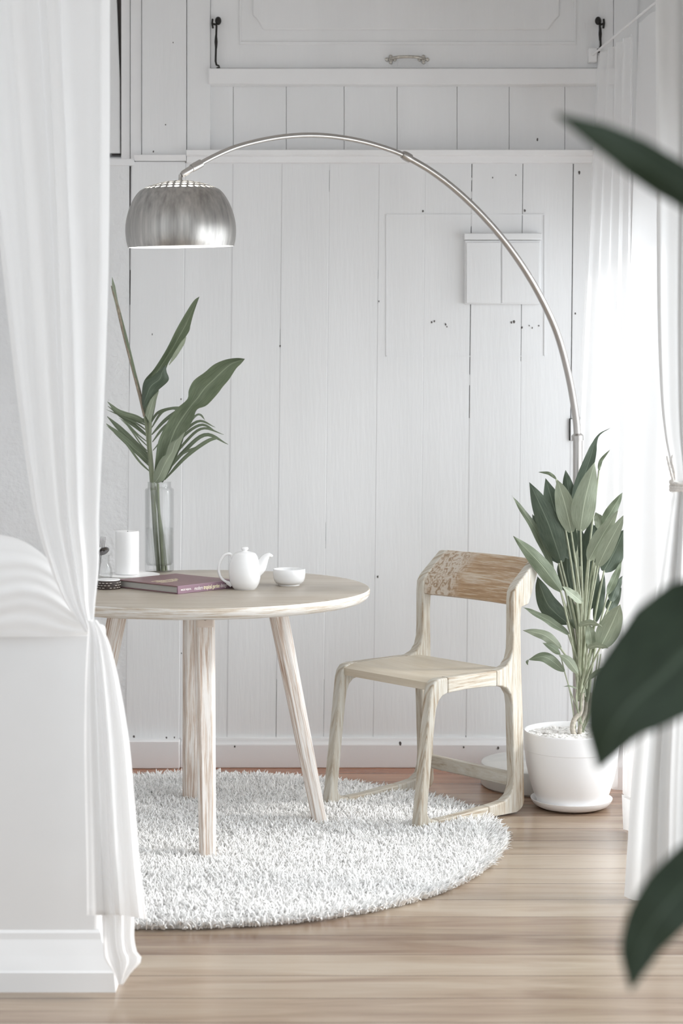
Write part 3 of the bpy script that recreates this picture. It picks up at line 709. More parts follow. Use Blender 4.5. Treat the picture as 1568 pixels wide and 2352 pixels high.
for s, y_, z_ in (('modern tropical', .145, .016), ('garden design', .125, .016), ('MADE WIJAYA', .105, .010)):
    text_mesh(s, z_, .0003, M['ink_yellow'], 'lettering', cov, CP @ Matrix.Translation((.03, y_, 0)))

# teapot
tb = G(562, 1353, TZ); tp = thing('teapot', 'white porcelain teapot with a knobbed lid beside the book', 'teapot', tb)
sc = tb.y/F                                            # metres per pixel here
TM = Matrix.Translation(tb)
prof = [(0, .0), (22, 0), (25, 1), (29, 6), (34, 17), (36.5, 32), (36.3, 48), (34, 62), (30.5, 72), (26.5, 79.5), (25, 81), (23, 80.5)]
prof = [tuple(p) for p in catmull(prof, 50)]
mb = MB(); mb.lathe([(max(0, r)*sc, z*sc) for r, z in prof], 56, TM); build('body', mb, M['china'], tp)
lid = [(26, 80.5), (25, 82), (20, 84), (12, 86), (6.5, 87), (5.5, 88), (6, 90), (8, 91.5), (8.5, 94), (7, 96), (3, 97), (0, 97)]
mb = MB(); mb.lathe([(r*sc, z*sc) for r, z in lid], 40, TM); build('lid', mb, M['china'], tp)
def TP(px, py, dd=0): return U(px, py, tb.y+dd)
mb = MB(); hp = catmull([TP(533, 1284), TP(531, 1275), TP(524, 1272), TP(514, 1276), TP(506, 1288), TP(502, 1305), TP(504, 1320), TP(511, 1331), TP(522, 1338), TP(532, 1345)], 40)
mb.sweep([Vector(p) for p in hp], [(.0042+(.002 if i > 34 else 0), .0048) for i in range(40)], 12, up=(0, 1, 0)); build('handle', mb, M['china'], tp)
mb = MB(); spt = catmull([TP(588, 1308), TP(597, 1302), TP(603, 1291), TP(609, 1281), TP(616, 1276), TP(622, 1277), TP(625, 1279)], 24)
rr_ = [interp([0, 6, 12, 18, 23], [19, 13, 8.5, 5, 3.2], i)*sc for i in range(24)]
mb.sweep([Vector(p) for p in spt], rr_, 18, up=(0, 1, 0)); build('spout', mb, M['china'], tp)
# cup
cb_ = G(664, 1344, TZ); sc = cb_.y/F
cp = [(0, 2), (20, 2), (21, 0), (24, 0), (24.5, 2.5), (30, 5), (34, 10), (36.2, 17), (37, 25), (37, 36), (36, 37.5), (34.8, 36.5), (34.4, 24), (32.5, 14), (26, 8), (0, 6)]
mb = MB(); mb.lathe([(r*sc, z*sc) for r, z in cp], 56, Matrix.Translation(cb_)); o = build('tea_cup', mb, M['china']); 
tag(o, 'small white handleless tea cup to the right of the teapot', 'cup')

# glass tray, candle, vase, jar, woven coaster box
tr = G(290, 1330, TZ); 
mb = MB(); mb.lathe([(0, .001), (.085, .001), (.094, .003), (.097, .008), (.094, .0085), (.086, .0055), (0, .005)], 56, Matrix.Translation(G(297, 1325, TZ)))
o = build('tray', mb, M['pale_plate']); tag(o, 'flat round white tray under the candle', 'tray')
cq = G(292, 1322, TZ); sc = cq.y/F; cq.z = TZ+.006
mb = MB(); mb.lathe([(0, 0), (26.5*sc, 0), (27*sc, 2*sc), (27*sc, 95*sc), (26*sc, 98*sc), (23*sc, 98.5*sc), (17*sc, 96*sc), (0, 95*sc)], 48, Matrix.Translation(cq))
ct = thing('pillar_candle', 'thick white pillar candle between the jar and the vase', 'candle', cq)
build('wax', mb, M['candle'], ct); mb = MB(); mb.sweep([cq+Vector((0, 0, 95*sc)), cq+Vector((.002, 0, 98*sc))], .0012, 6); build('wick', mb, M['iron'], ct)

vq = G(366, 1312, TZ); sc = vq.y/F; VM = Matrix.Translation(vq)
vs_ = thing('glass_vase', 'tall clear glass vase half full of water holding cut leaves', 'vase', vq)
op = [(0, 0), (30, 0), (33, 2.5), (33.3, 6), (33.3, 185), (32.5, 189), (29, 191), (27, 193), (26.5, 203), (27.3, 205), (25.5, 205.3), (24.8, 203), (25.2, 192), (28, 188.5), (30.5, 185), (31, 20), (28, 15), (0, 14)]
mb = MB(); mb.lathe([(r*sc, z*sc) for r, z in op], 64, VM); build('vessel', mb, M['glass'], vs_, fixn=True)
mb = MB(); mb.lathe([(0, 14.6*sc), (27*sc, 15.5*sc), (30.7*sc, 20.5*sc), (30.7*sc, 99*sc), (0, 99*sc)], 64, VM); w = build('water', mb, M['water'], vs_)

jq = G(240, 1333, TZ); sc = jq.y/F
mb = MB(); pr_ = [(0, 0), (14, 0), (17, 3), (18.5, 14), (17.5, 26), (13, 37), (10.5, 42), (12.5, 45), (10.5, 48), (12, 51), (10.5, 54), (11.5, 58), (9.8, 58), (9, 50), (9, 42), (12, 35), (16, 25), (17, 14), (15.5, 5), (0, 3)]
mb.lathe([(r*sc, z*sc) for r, z in pr_], 40, Matrix.Translation(jq)); o = build('glass_jar', mb, M['glass']); tag(o, 'small clear glass jar of cutlery beside the white curtain', 'jar')
def fork(base_px, head_px, label, kind):
    d = jq.y; a_ = U(*base_px, d); h_ = U(*head_px, d)
    t = thing(kind, label, kind, a_)
    dirv = (h_-a_).normalized(); side = dirv.cross(Vector((0, 1, 0))).normalized()
    mb = MB(); mb.sweep([a_, a_.lerp(h_, .5), h_], [(.0035, .0016), (.0022, .0016), (.0022, .0016)], 8); build('handle', mb, M['cutlery'], t)
    mb = MB()
    if kind == 'fork':
        mb.sweep([h_, h_+dirv*.012], [(.002, .0012), (.008, .0012)], 8)
        for k in (-1.5, -.5, .5, 1.5):
            p = h_+dirv*.012+side*k*.0045; mb.sweep([p, p+dirv*.018, p+dirv*.034], [.0014, .0012, .0007], 6)
        build('tines', mb, M['cutlery'], t)
    else:
        dirv = Vector((.86, 0, .42)).normalized(); side = dirv.cross(Vector((0, 1, 0))).normalized()
        MM = Matrix.Translation(h_+dirv*.013) @ Matrix(((side.x, dirv.x, 0, 0), (side.y, dirv.y, -1, 0), (side.z, dirv.z, 0, 0), (0, 0, 0, 1)))
        P = [[MM @ Vector((.011*r*math.cos(2*PI*i/20), .019*r*math.sin(2*PI*i/20), -.005*(1-r*r))) for i in range(20)] for r in (1, .7, .35, .02)]
        mb.grid(P, True); build('bowl', mb, M['cutlery'], t, solid=.0012)
fork((226, 1326), (233, 1266), 'dark fork standing in the glass jar, tines up', 'fork')
fork((224, 1318), (229, 1270), 'dark spoon standing in the glass jar in front of the fork', 'spoon')

kq = G(249, 1352, TZ); sc = kq.y/F
wk = thing('woven_box', 'small round dark woven box with pale dashes beside the book', 'box', kq)
mb = MB(); mb.lathe([(0, 0), (26*sc, 0), (27.5*sc, 3*sc), (27.5*sc, 17*sc), (26*sc, 19*sc), (0, 19*sc)], 40, Matrix.Translation(kq)); build('body', mb, M['wicker'], wk)
mb = MB()
for rz, ph, zz in ((0, 0, 4), (1, .5, 9.5), (2, 0, 15)):
    for k in range(20):
        if (k*7+rz*3) % 5 == 0: continue
        a_ = 2*PI*(k+ph)/20; q = [kq+Vector((27.9*sc*math.cos(a_+j*.045), 27.9*sc*math.sin(a_+j*.045), zz*sc)) for j in (-2, -1, 0, 1, 2)]
        mb.sweep(q, [(.0012, .0008)]*5, 6)
build('woven_strips', mb, M['wicker_pale'], wk)
mb = MB(); mb.lathe([(25*sc, 18.6*sc), (27*sc, 20*sc), (26*sc, 22*sc), (20*sc, 22*sc), (0, 21.5*sc)], 40, Matrix.Translation(kq)); build('lid', mb, M['pale_plate'], wk)

# ================================================================== LEAVES
def blade(mb, ctrl, wl, wr, n=28, nv=4, cup=0.0, roll=0.0, ripple=0, mi=0, ph=0, view=None):
    """ctrl: world points along the midrib; wl / wr: half widths (m) at even steps on the left / right of travel"""
    C = [Vector(p) for p in catmull(ctrl, n)]
    rows = []; S = [0]
    ts = np.linspace(0, 1, len(wl)); tsr = np.linspace(0, 1, len(wr))
    for i, p in enumerate(C):
        T = (C[min(i+1, n-1)]-C[max(i-1, 0)]).normalized()
        vd = view if view else Vector((p.x, p.y, p.z-H)).normalized()
        s = T.cross(vd); s.normalize(); nn = s.cross(T).normalized()
        ro = roll if isinstance(roll, (int, float)) else interp(np.linspace(0, 1, len(roll)), roll, i/(n-1))
        s = (Matrix.Rotation(ro, 3, T) @ s); nn = (Matrix.Rotation(ro, 3, T) @ nn)
        a = i/(n-1)
        L_, R_ = float(np.interp(a, ts, wl)), float(np.interp(a, tsr, wr))
        row = []
        for k in range(-nv, nv+1):
            f = k/nv; w = L_ if f < 0 else R_
            rp = ripple*math.sin(a*17+ph+(1.3 if f < 0 else 0))*abs(f)**1.5
            row.append(p + s*(f*w) + nn*(cup*abs(f)**1.3*w*(1 if f < 0 else 1)+rp))
        rows.append(row)
        if i: S.append(S[-1]+(C[i]-C[i-1]).length)
    mb.grid(rows, mi=mi, UVf=lambda a, j: (a*2-1, S[j]*10+ph))
def pr_w(w, shape='lance', n=12):
    out = []
    for i in range(n):
        t = i/(n-1)
        if shape == 'lance': f = math.sin(PI*min(1, (t+.02)**.76))**.8 if t < .999 else 0
        else: f = math.sin(PI*t**.8)**.7 if 0 < t < 1 else 0
        out.append(w*max(0.0, f))
    return out

# --- cut foliage in the vase
vd_ = vq.y
def V3(x, y, d=0): return U(180+x/3.564, 600+y/3.564, vd_+d)     # coordinates measured on an enlarged view
def sweep_curve(mb, ctrl, r0, r1, n=30, k=8):
    c = [Vector(p) for p in catmull(ctrl, n)]; mb.sweep(c, [r0+(r1-r0)*i/(n-1) for i in range(n)], k)
px = vd_/F/3.564                                        # metres per enlarged pixel
# big curling leaf
mouth = V3(650, 1845)
t = thing('cut_leaf', 'broad curling green leaf leaning right out of the glass vase', 'leaf', V3(650, 2400), group='leaves in the vase')
def outline_blade(mb, left, right, d0=0, d1=0, bulge=0.0, n=44, nv=8, ph=0, wave=.002):
    """blade between two edge curves read in the enlarged view; depth runs d0 -> d1, bulge bows it along the view"""
    A = catmull(left, n); B = catmull(right, n); rows = []; S = 0; ss = []
    for i in range(n):
        t = i/(n-1); row = []
        for k in range(nv+1):
            f = k/nv; x, y = A[i]*(1-f)+B[i]*f
            row.append(V3(x, y, d0+(d1-d0)*t+bulge*math.sin(PI*f)*math.sin(PI*t)**.5+wave*math.sin(9*t+5*f+ph)))
        rows.append(row); ss.append((A[i][1])*px)
    mb.grid(rows, UVf=lambda a, j: (a*2-1, ss[j]*10+ph))
mb = MB()
outline_blade(mb, [(615,1790),(632,1610),(655,1470),(720,1330),(795,1215),(890,1130),(903,1055),(945,975),(1035,908),(1110,845),(1205,805),(1300,792),(1362,799)],
              [(690,1812),(765,1690),(830,1540),(880,1395),(935,1305),(970,1215),(1050,1180),(1135,1090),(1180,1030),(1235,965),(1290,880),(1330,840),(1362,801)], 0, -.03, .03)
build('blade', mb, M['hopeleaf'], t)
mb = MB()
outline_blade(mb, [(614,1800),(618,1740),(655,1650),(690,1600),(718,1580),(740,1500),(800,1455),(868,1396)], [(640,1822),(700,1790),(750,1690),(790,1600),(820,1535),(845,1470),(865,1420),(872,1398)], -.004, -.012, -.008, n=24, nv=4)
u_ = build('turned_edge', mb, M['leaf_pale'], t); u_['label'] = 'pale underside turned outwards'
mb = MB(); sweep_curve(mb, [V3(690, 2545, .012), V3(672, 2250, .004), V3(655, 2000, 0), V3(650, 1820, 0)], .006, .0045); build('stalk', mb, M['stem'], t)
# folded upright leaf
t = thing('cut_leaf', 'upright folded green leaf at the centre of the glass vase', 'leaf', V3(640, 2400, .015), group='leaves in the vase')
mb = MB()
outline_blade(mb, [(565,1320),(540,1240),(520,1150),(533,990),(620,880),(720,720),(800,560),(880,420),(945,322),(990,289)],
              [(600,1330),(625,1210),(655,1060),(700,960),(725,860),(775,770),(850,660),(905,575),(918,520),(945,420),(990,291)], .02, .024, .02)
build('blade', mb, M['hopeleaf'], t)
mb = MB()
outline_blade(mb, [(523,1170),(522,1100),(535,988),(590,955),(650,905),(711,848)], [(535,1215),(585,1130),(655,1055),(738,975),(722,905),(714,850)], .006, .0, -.012, n=28, nv=6)
build('folded_lobe', mb, M['leaf_dark'], t)
mb = MB()
outline_blade(mb, [(545,1260),(560,1200),(600,1120),(655,1060)], [(590,1330),(615,1230),(640,1130),(660,1060)], .008, .006, 0, n=16, nv=3)
build('turned_edge', mb, M['leaf_pale'], t)
mb = MB()
blade(mb, [V3(740, 850, .014), V3(790, 770, .016), V3(850, 670, .018), V3(880, 620, .02)], [w*px for w in (3, 18, 20, 3)], [w*px for w in (2, 16, 14, 2)], n=14)
build('turned_edge', mb, M['leaf_pale'], t)
mb = MB(); sweep_curve(mb, [V3(660, 2545, .02), V3(640, 2250, .016), V3(605, 1800, .016), V3(585, 1500, .02), V3(588, 1310, .02)], .0055, .0055); build('stalk', mb, M['stem'], t)
# rolled spear
t = thing('rolled_leaf', 'thin brownish rolled leaf spear rising left from the vase', 'leaf', V3(630, 2400, .03), group='leaves in the vase')
mb = MB(); c = [Vector(p) for p in catmull([V3(545, 1270, .03), V3(500, 1080, .03), V3(435, 830, .03), V3(370, 580, .032), V3(320, 370, .034), V3(268, 200, .036)], 40)]
mb.sweep(c, [interp([0, 10, 30, 36, 39], [16, 16, 15, 10, 3], i)*px for i in range(40)], 12); build('roll', mb, M['dry'], t)
mb = MB(); blade(mb, [V3(345, 460, .028), V3(310, 330, .03), V3(285, 210, .034), V3(276, 130, .036)], [w*px for w in (6, 14, 18, 1)], [w*px for w in (8, 14, 10, 1)], n=14); build('pale_tip', mb, M['leaf_pale'], t)
mb = MB(); blade(mb, [V3(500, 1050, .024), V3(455, 850, .024), V3(395, 610, .026), V3(345, 420, .028)], [w*px for w in (3, 3, 3, 2)], [w*px for w in (10, 20, 18, 2)], n=20, ripple=.001); build('loose_edge', mb, M['hopeleaf'], t)
mb = MB(); sweep_curve(mb, [V3(650, 2545, .03), V3(622, 2250, .026), V3(598, 1850, .026), V3(565, 1450, .03), V3(545, 1270, .03)], .004, .0045); build('stalk', mb, M['stem'], t)
# palm frond
t = thing('palm_frond', 'feathery palm frond arching either side of the vase mouth', 'leaf', V3(680, 2400, .04), group='leaves in the vase')
mb = MB(); sweep_curve(mb, [V3(720, 2545, .03), V3(690, 2250, .04), V3(625, 1850, .05), V3(595, 1560, .055), V3(562, 1290, .06)], .005, .0035); build('stalk', mb, M['stem'], t)
mb = MB()
right = [((590,1330),(650,1240),(760,1205),(800,1218),16),((595,1370),(690,1230),(820,1200),(845,1225),16),((600,1420),(700,1310),(800,1235),(860,1225),20),((605,1480),(700,1360),(830,1270),(930,1240),16),((610,1550),(740,1400),(900,1290),(990,1250),14),((900,1340),(960,1265),(1000,1258),(1035,1300),12),
         ((640,1640),(820,1440),(980,1310),(1120,1360),15),((660,1680),(830,1460),(1000,1340),(1135,1400),16),((680,1730),(850,1510),(1010,1370),(1190,1420),15),((690,1760),(860,1560),(1040,1420),(1225,1500),22),((705,1790),(880,1600),(1060,1470),(1150,1450),22),((760,1640),(880,1560),(980,1520),(1060,1470),14)]
left = [((560,1330),(480,1280),(330,1230),(238,1150),26),((565,1350),(440,1290),(330,1245),(250,1165),16),((575,1400),(480,1330),(360,1270),(230,1215),10),((585,1450),(480,1360),(380,1290),(240,1185),22),((590,1500),(490,1420),(400,1330),(330,1280),8),((592,1540),(500,1450),(430,1370),(350,1300),8),((595,1580),(520,1510),(450,1410),(380,1320),8),((598,1620),(500,1530),(370,1400),(235,1270),34),
        ((600,1660),(510,1580),(380,1460),(228,1330),36),((603,1700),(500,1590),(400,1490),(300,1400),16),((605,1740),(500,1640),(380,1480),(230,1345),12),((560,1300),(520,1290),(470,1310),(400,1350),6)]
for k, (a, b_, c, e, w) in enumerate(right+left):
    d1_ = .05+.01*math.sin(k); d2_ = d1_+(.03 if k % 2 else -.01)
    blade(mb, [V3(*a, d1_), V3(*b_, (d1_+d2_)/2), V3(*c, d2_), V3(*e, d2_+.005)], [w*.74*px*f for f in (.3, .85, 1, 1, .8, .1)], [w*.74*px*f for f in (.3, .85, 1, 1, .8, .1)], n=18, nv=2, cup=.2, ph=k)
build('leaflets', mb, M['hopeleaf'], t)

# --- potted plant
PC = Vector((.738, 6.07, 0))
mb = MB(); mb.lathe([(0, .004), (.105, .004), (.118, .010), (.129, .024), (.131, .030), (.128, .030), (.116, .014), (.10, .011), (0, .011)], 56, Matrix.Translation(PC))
o = build('saucer', mb, M['pot']); tag(o, 'shallow white saucer under the plant pot', 'saucer')
pl = thing('potted_plant', 'leafy green plant in a large white pot behind the chair', 'plant', PC+Vector((0, 0, .0115)))
pp = [(0, .012), (.100, .012), (.107, .016), (.122, .05), (.135, .09), (.1445, .135), (.1495, .175), (.1505, .186), (.1515, .1875), (.1525, .20), (.1520, .243), (.150, .247), (.146, .246), (.1445, .24), (.143, .2), (.14, .19), (0, .19)]
mb = MB(); mb.lathe(pp, 72, Matrix.Translation(PC)); build('pot', mb, M['pot'], pl, angle=25)
mb = MB()
ico = bmesh.new(); bmesh.ops.create_icosphere(ico, subdivisions=1, radius=1); iv = [v.co.copy() for v in ico.verts]; ifc = [tuple(v.index for v in f.verts) for f in ico.faces]; ico.free()
for k in range(520):
    a_ = random.uniform(0, 2*PI); r = .138*math.sqrt(random.random()); s = random.uniform(.005, .009)
    q = PC+Vector((r*math.cos(a_), r*math.sin(a_), .226+.006*random.random())); rt = Matrix.Rotation(random.uniform(0, 6), 3, 'Z') @ Matrix.Rotation(random.uniform(-.5, .5), 3, 'X')
    mb.add([q+rt @ Vector((v.x*s*1.3, v.y*s, v.z*s*.7)) for v in iv], ifc)
mb.lathe([(0, .224), (.142, .224)], 32, Matrix.Translation(PC))
o = build('pebbles', mb, M['pebble'], pl); o['kind'] = 'stuff'
pd = 6.07
def Z6(x, y, d=0): return U(1140+x/3.664, 940+y/3.664, pd+d)
def Z7(x, y, d=0): return U(1060+x/2.697, 1480+y/2.697, pd+d)
# trunks
mb = MB(); sweep_curve(mb, [Z7(705, 590, 0), Z7(685, 520, 0), Z7(700, 460, .005), Z7(735, 420, .01), Z7(742, 350, .01), Z7(748, 300, .01)], .0085, .0075, 40, 10)
sweep_curve(mb, [Z7(728, 590, .02), Z7(735, 500, .02), Z7(765, 420, .03), Z7(775, 330, .03), Z7(790, 250, .03)], .0075, .006, 30, 10)
sweep_curve(mb, [Z7(742, 590, .03), Z7(752, 500, .05), Z7(790, 400, .05), Z7(800, 300, .05)], .006, .005, 30, 8)
build('trunk', mb, M['bark'], pl)
p6 = pd/F/3.664
crown = Z7(748, 330, .01)
stalks = MB(); fol = MB()
# (base, ctrl, tip, halfwidth px(enlarged), depth offset, material 0 mid 1 pale 2 dark, stalk ends at)
LV = [((660,900),(720,620),(850,230),50,.06,2,0,(960,155)), ((705,1025),(745,760),(825,445),92,-.03,1,.1,None), ((860,520),(880,430),(955,340),14,.02,0,0,None), ((630,1035),(575,800),(510,590),78,-.01,1,-.1,None), ((505,590),(440,540),(350,530),13,-.005,0,0,None),
      ((655,900),(610,700),(580,510),45,.06,2,0,None), ((625,1250),(520,950),(412,580),95,.03,2,.1,None), ((545,1290),(430,950),(275,612),80,.0,2,-.1,None), ((480,1350),(320,1000),(128,728),34,.03,0,.4,None),
      ((525,1290),(400,1080),(300,882),52,.05,2,0,None), ((545,1530),(360,1290),(140,1066),64,-.05,0,.25,None), ((600,1800),(430,1640),(343,1405),68,.02,2,0,None), ((610,1895),(420,1770),(220,1666),34,-.02,0,.5,None),
      ((540,2010),(400,1900),(220,1860),40,-.03,1,.2,None), ((775,1275),(880,1080),(1022,850),62,-.04,1,.2,None), ((850,1325),(950,1120),(1080,880),58,-.06,1,-.1,None), ((890,980),(970,850),(1060,700),44,.03,0,0,None),
      ((900,1365),(990,1200),(1075,1010),75,.03,2,.1,None), ((860,1010),(860,930),(830,870),40,.05,1,.2,None), ((730,1540),(770,1250),(800,930),85,.08,2,0,None), ((640,1560),(600,1380),(590,1200),70,.07,2,.1,None),
      ((930,1560),(990,1430),(1055,1270),32,.02,0,.3,None), ((830,1795),(870,1580),(905,1380),34,.03,2,0,None), ((870,2010),(960,1830),(1040,1640),88,-.05,1,.15,None), ((720,1625),(640,1560),(552,1490),38,-.07,1,.5,None),
      ((690,1830),(780,1800),(890,1830),30,-.06,1,.7,None), ((760,2012),(850,1990),(945,2010),26,-.05,1,.6,None), ((800,2000),(790,1900),(770,1800),45,-.03,1,.2,None),
      ((960,1620),(1000,1520),(1060,1400),34,.04,2,.2,None), ((940,1700),(985,1620),(1050,1500),40,.05,2,.2,None), ((620,1500),(560,1380),(520,1300),40,.09,2,.2,None), ((700,1330),(690,1150),(680,950),60,.10,2,0,None), ((820,1300),(840,1100),(850,950),70,.10,2,0,None),
      ((680,1850),(640,1720),(600,1560),50,.03,0,.3,None),((760,1700),(800,1480),(830,1300),60,.06,2,0,None)]
for k, (a, c, e, w, dd, mi, ro, curl) in enumerate(LV):
    dt = dd*1.6 + .02*math.sin(k*2.1)
    A, C_, E = Z6(*a, dd), Z6(*c, dd*1.3), Z6(*e, dt)
    ctrl = [A, A.lerp(C_, .5)+(C_-A.lerp(E, .5))*.15, C_, C_.lerp(E, .55)+(C_-A.lerp(E, .5))*.12, E]
    if curl: ctrl.append(Z6(*curl, dt+.01))
    ws = pr_w(w*p6*(1.28 if mi == 2 else 1.1), 'lance', 14)
    if curl: ws = ws[:-3]+[ws[-3]*.75, ws[-3]*.35, ws[-3]*.22, ws[-3]*.12, 0]
    blade(fol, ctrl, ws, ws, n=26, nv=4, cup=.22*(1 if k % 3 else -.8), roll=ro, ripple=.002, mi=mi, ph=k*1.7)
    # stalk down to the crown
    mid = A.lerp(crown, .5)+Vector((0, 0, .02)); 
    tgt = crown+Vector((random.uniform(-.012, .02), random.uniform(0, .03), random.uniform(-.02, .03)))
    if A.z > crown.z+.02: sweep_curve(stalks, [A+(A-C_)*-.05, A.lerp(tgt, .45)+Vector(((A.x-tgt.x)*-.12, 0, 0)), tgt], .0030, .0048, 16, 6)
# low leaves
for k, (a, c, e, w, mi) in enumerate([((635,165),(520,80),(412,95),36,0), ((412,95),(404,110),(410,130),8,0), ((720,180),(660,100),(600,66),30,1), ((780,220),(860,165),(975,140),17,1), ((715,275),(670,258),(628,262),5,0), ((610,60),(560,20),(500,-10),22,0)]):
    A, C_, E = Z7(*a, -.03), Z7(*c, -.05), Z7(*e, -.05); q = pd/F/2.697
    blade(fol, [A, C_, E], pr_w(w*q), pr_w(w*q), n=18, cup=.2, roll=.3, mi=mi, ph=k)
    if k not in (1,): sweep_curve(stalks, [A, A.lerp(Z7(720, 420, .01), .5)+Vector((-.004, 0, 0)), Z7(705+10*k, 520, .02)], .0022, .0024, 14, 6)
for k in range(9):
    x0 = 790+random.uniform(-20, 60); sweep_curve(stalks, [Z7(735+random.uniform(-15, 20), 560, .03), Z7(x0*.5+370+random.uniform(0, 20), 380, .05), Z7(x0+random.uniform(-10, 20), 60, .04)], .0022, .0018, 14, 6)
build('foliage', fol, [M['hopeleaf'], M['leaf_pale'], M['leaf_dark']], pl, fixn=False)
build('stalks', stalks, M['petiole'], pl)

# --- near plant at the right edge, out of focus
nd = 1.62; nb = Vector((.52, 1.70, 0))
npn = thing('rubber_plant', 'dark glossy broad-leaved plant close to the camera at the right edge', 'plant', nb)
q = nd/F
def N3(x, y, d=0): return U(x, y, nd+d)
mb = MB(); mb.lathe([(0, 0), (.11, 0), (.12, .01), (.15, .26), (.155, .28), (.148, .28), (.14, .24), (0, .24)], 48, Matrix.Translation(nb)); build('pot', mb, M['pot'], npn)
mb = MB(); sweep_curve(mb, [nb+Vector((0, 0, .22)), nb+Vector((.01, 0, .6)), nb+Vector((-.01, .01, 1.1)), nb+Vector((.01, 0, 1.62))], .014, .008); build('stem', mb, M['stem'], npn)
NL = [([(1690,545,.06),(1600,455,.03),(1500,388,0),(1390,320,0),(1276,262,.02)], (8,44,50,46,30,3), (8,40,46,42,28,3), .25),
      ([(1760,1380,.08),(1640,1440,.03),(1530,1545,0),(1430,1640,-.01),(1372,1768,.0)], (10,95,140,150,135,110,60,3), (10,80,110,115,100,80,45,3), -.15),
      ([(1740,1900,.08),(1640,1975,.04),(1545,2065,0),(1478,2160,0),(1447,2275,.0)], (8,55,75,74,62,42,3), (8,50,66,66,55,36,3), -.15),
      ([(1665,1080,.06),(1645,1140,.03),(1632,1210,0),(1622,1290,0),(1618,1350,0)], (6,40,55,50,30,3), (6,40,55,50,30,3), .1),
      ([(1800,700,.06),(1740,760,0),(1690,860,0),(1650,960,0)], (6,50,60,40,3), (6,50,60,40,3), .1)]
for k, (c, l, r, cu) in enumerate(NL):
    mb = MB(); ctrl = [N3(*p) for p in c]
    blade(mb, ctrl, [w*q for w in l], [w*q for w in r], n=36, nv=6, cup=cu, ripple=.0015, ph=k)
    lf = build('leaf', mb, M['big'], npn)
    mb = MB(); a_ = ctrl[0]; zz = max(.5, min(1.55, a_.z-.05)); sweep_curve(mb, [a_+(ctrl[1]-a_)*.05, a_.lerp(nb+Vector((0, 0, zz)), .5)+Vector((0, 0, .02)), nb+Vector((0.002, 0, zz))], .0035, .0045, 14)
    build('leaf_stalk', mb, M['stem'], npn)

# ================================================================== PILLAR AND CURTAINS
PD = 4.257
pil = thing('half_pillar', 'low white square pillar with a stepped base beneath the left curtain', 'pillar', ((-60-CX)/F*PD+.3, PD, 0))
x0, x1 = U(-190, 0, PD).x, U(225, 0, PD).x
ztop = WZ(1452, PD)
mb = MB(); mb.box((x0, PD+.02, .09), (x1, PD+.15, ztop)); build('shaft', mb, M['pillar'], pil, bevel=.012, seg=3)
mb = MB(); rings = [(.0, .128), (.004, .122), (.006, .108), (.020, .075), (.034, .046), (.038, .042), (.042, .0)]
rows = []
for o_, z in rings: rows.append([Vector((x0-o_, PD+.02-o_, z)), Vector((x1+o_, PD+.02-o_, z)), Vector((x1+o_, PD+.15+o_, z)), Vector((x0-o_, PD+.15+o_, z))])
mb.grid(rows, True); build('base', mb, M['pillar'], pil, smooth=False)

def drape(mb, rows, folds, amp, nu=90, nv=80, ph=0.0, depth_lean=0, warp=.06, mi=0, ey=None, sharp=1.0):
    """rows: (py, px_left, px_right, depth, amp factor). Folds run down the cloth and crowd where it narrows."""
    ys = [r[0] for r in rows]
    fl = smooth_curve(ys, [r[1] for r in rows]); fr = smooth_curve(ys, [r[2] for r in rows])
    fd = smooth_curve(ys, [r[3] for r in rows]); fa = lambda y: float(np.interp(y, ys, [r[4] for r in rows]))
    P = []
    for j in range(nv+1):
        y = ys[0]+(ys[-1]-ys[0])*j/nv; l, r, d, a = fl(y), fr(y), fd(y), fa(y)
        row = []
        for i in range(nu+1):
            u = i/nu; uw = u+warp*math.sin(2*PI*u*1.7+ph)+.02*math.sin(2*PI*u*3.1+ph*2+y*.002)
            w = math.cos(2*PI*folds*uw+ph); w2 = math.sin(2*PI*folds*2.3*uw+1.7*ph)*.28
            yy = y+(ey(u) if ey and j == nv else 0)
            row.append(U(l+(r-l)*u, yy, d+depth_lean*(u-.5)+amp*a*(w+w2)))
        P.append(row)
    mb.grid(P, mi=mi)
cu = thing('tied_curtain', 'sheer white curtain on the left knotted at the low pillar', 'curtain', U(200, 2110, 4.2))
mb = MB()
drape(mb, [(-420, -110, 262, 4.30, 1.3), (-20, -70, 253, 4.28, 1.25), (300, -30, 252, 4.26, 1.2), (620, 6, 249, 4.24, 1.1), (900, 38, 240, 4.22, 1.0), (1100, 66, 231, 4.21, .85), (1200, 84, 227, 4.21, .75), (1300, 114, 227, 4.205, .6), (1380, 148, 219, 4.20, .45), (1432, 184, 215, 4.20, .3), (1452, 196, 213, 4.20, .15)], 3.4, .020, 130, 100, .6)
build('drape', mb, M['curtain'], cu)
mb = MB()
drape(mb, [(1424, 198, 222, 4.195, .15), (1445, 202, 236, 4.19, .3), (1480, 200, 252, 4.185, .6), (1560, 196, 272, 4.175, .9), (1700, 194, 296, 4.165, 1), (1850, 196, 310, 4.16, 1), (2000, 199, 323, 4.155, 1.1), (2112, 200, 337, 4.15, 1.1)], 2.6, .024, 90, 70, 2.2, ey=lambda u: -28*(1-u))
build('tail', mb, M['curtain'], cu)
mb = MB()
drape(mb, [(1500, 215, 250, 4.23, .3), (1700, 222, 285, 4.22, .6), (2000, 230, 305, 4.20, 1), (2110, 234, 309, 4.195, 1), (2150, 236, 308, 4.19, 1.1), (2185, 238, 314, 4.185, 1.2), (2205, 241, 326, 4.18, 1.2), (2235, 262, 300, 4.18, 1.0), (2262, 272, 282, 4.18, .6)], 2.2, .016, 50, 60, 1.1)
build('lining', mb, M['curtain'], cu)
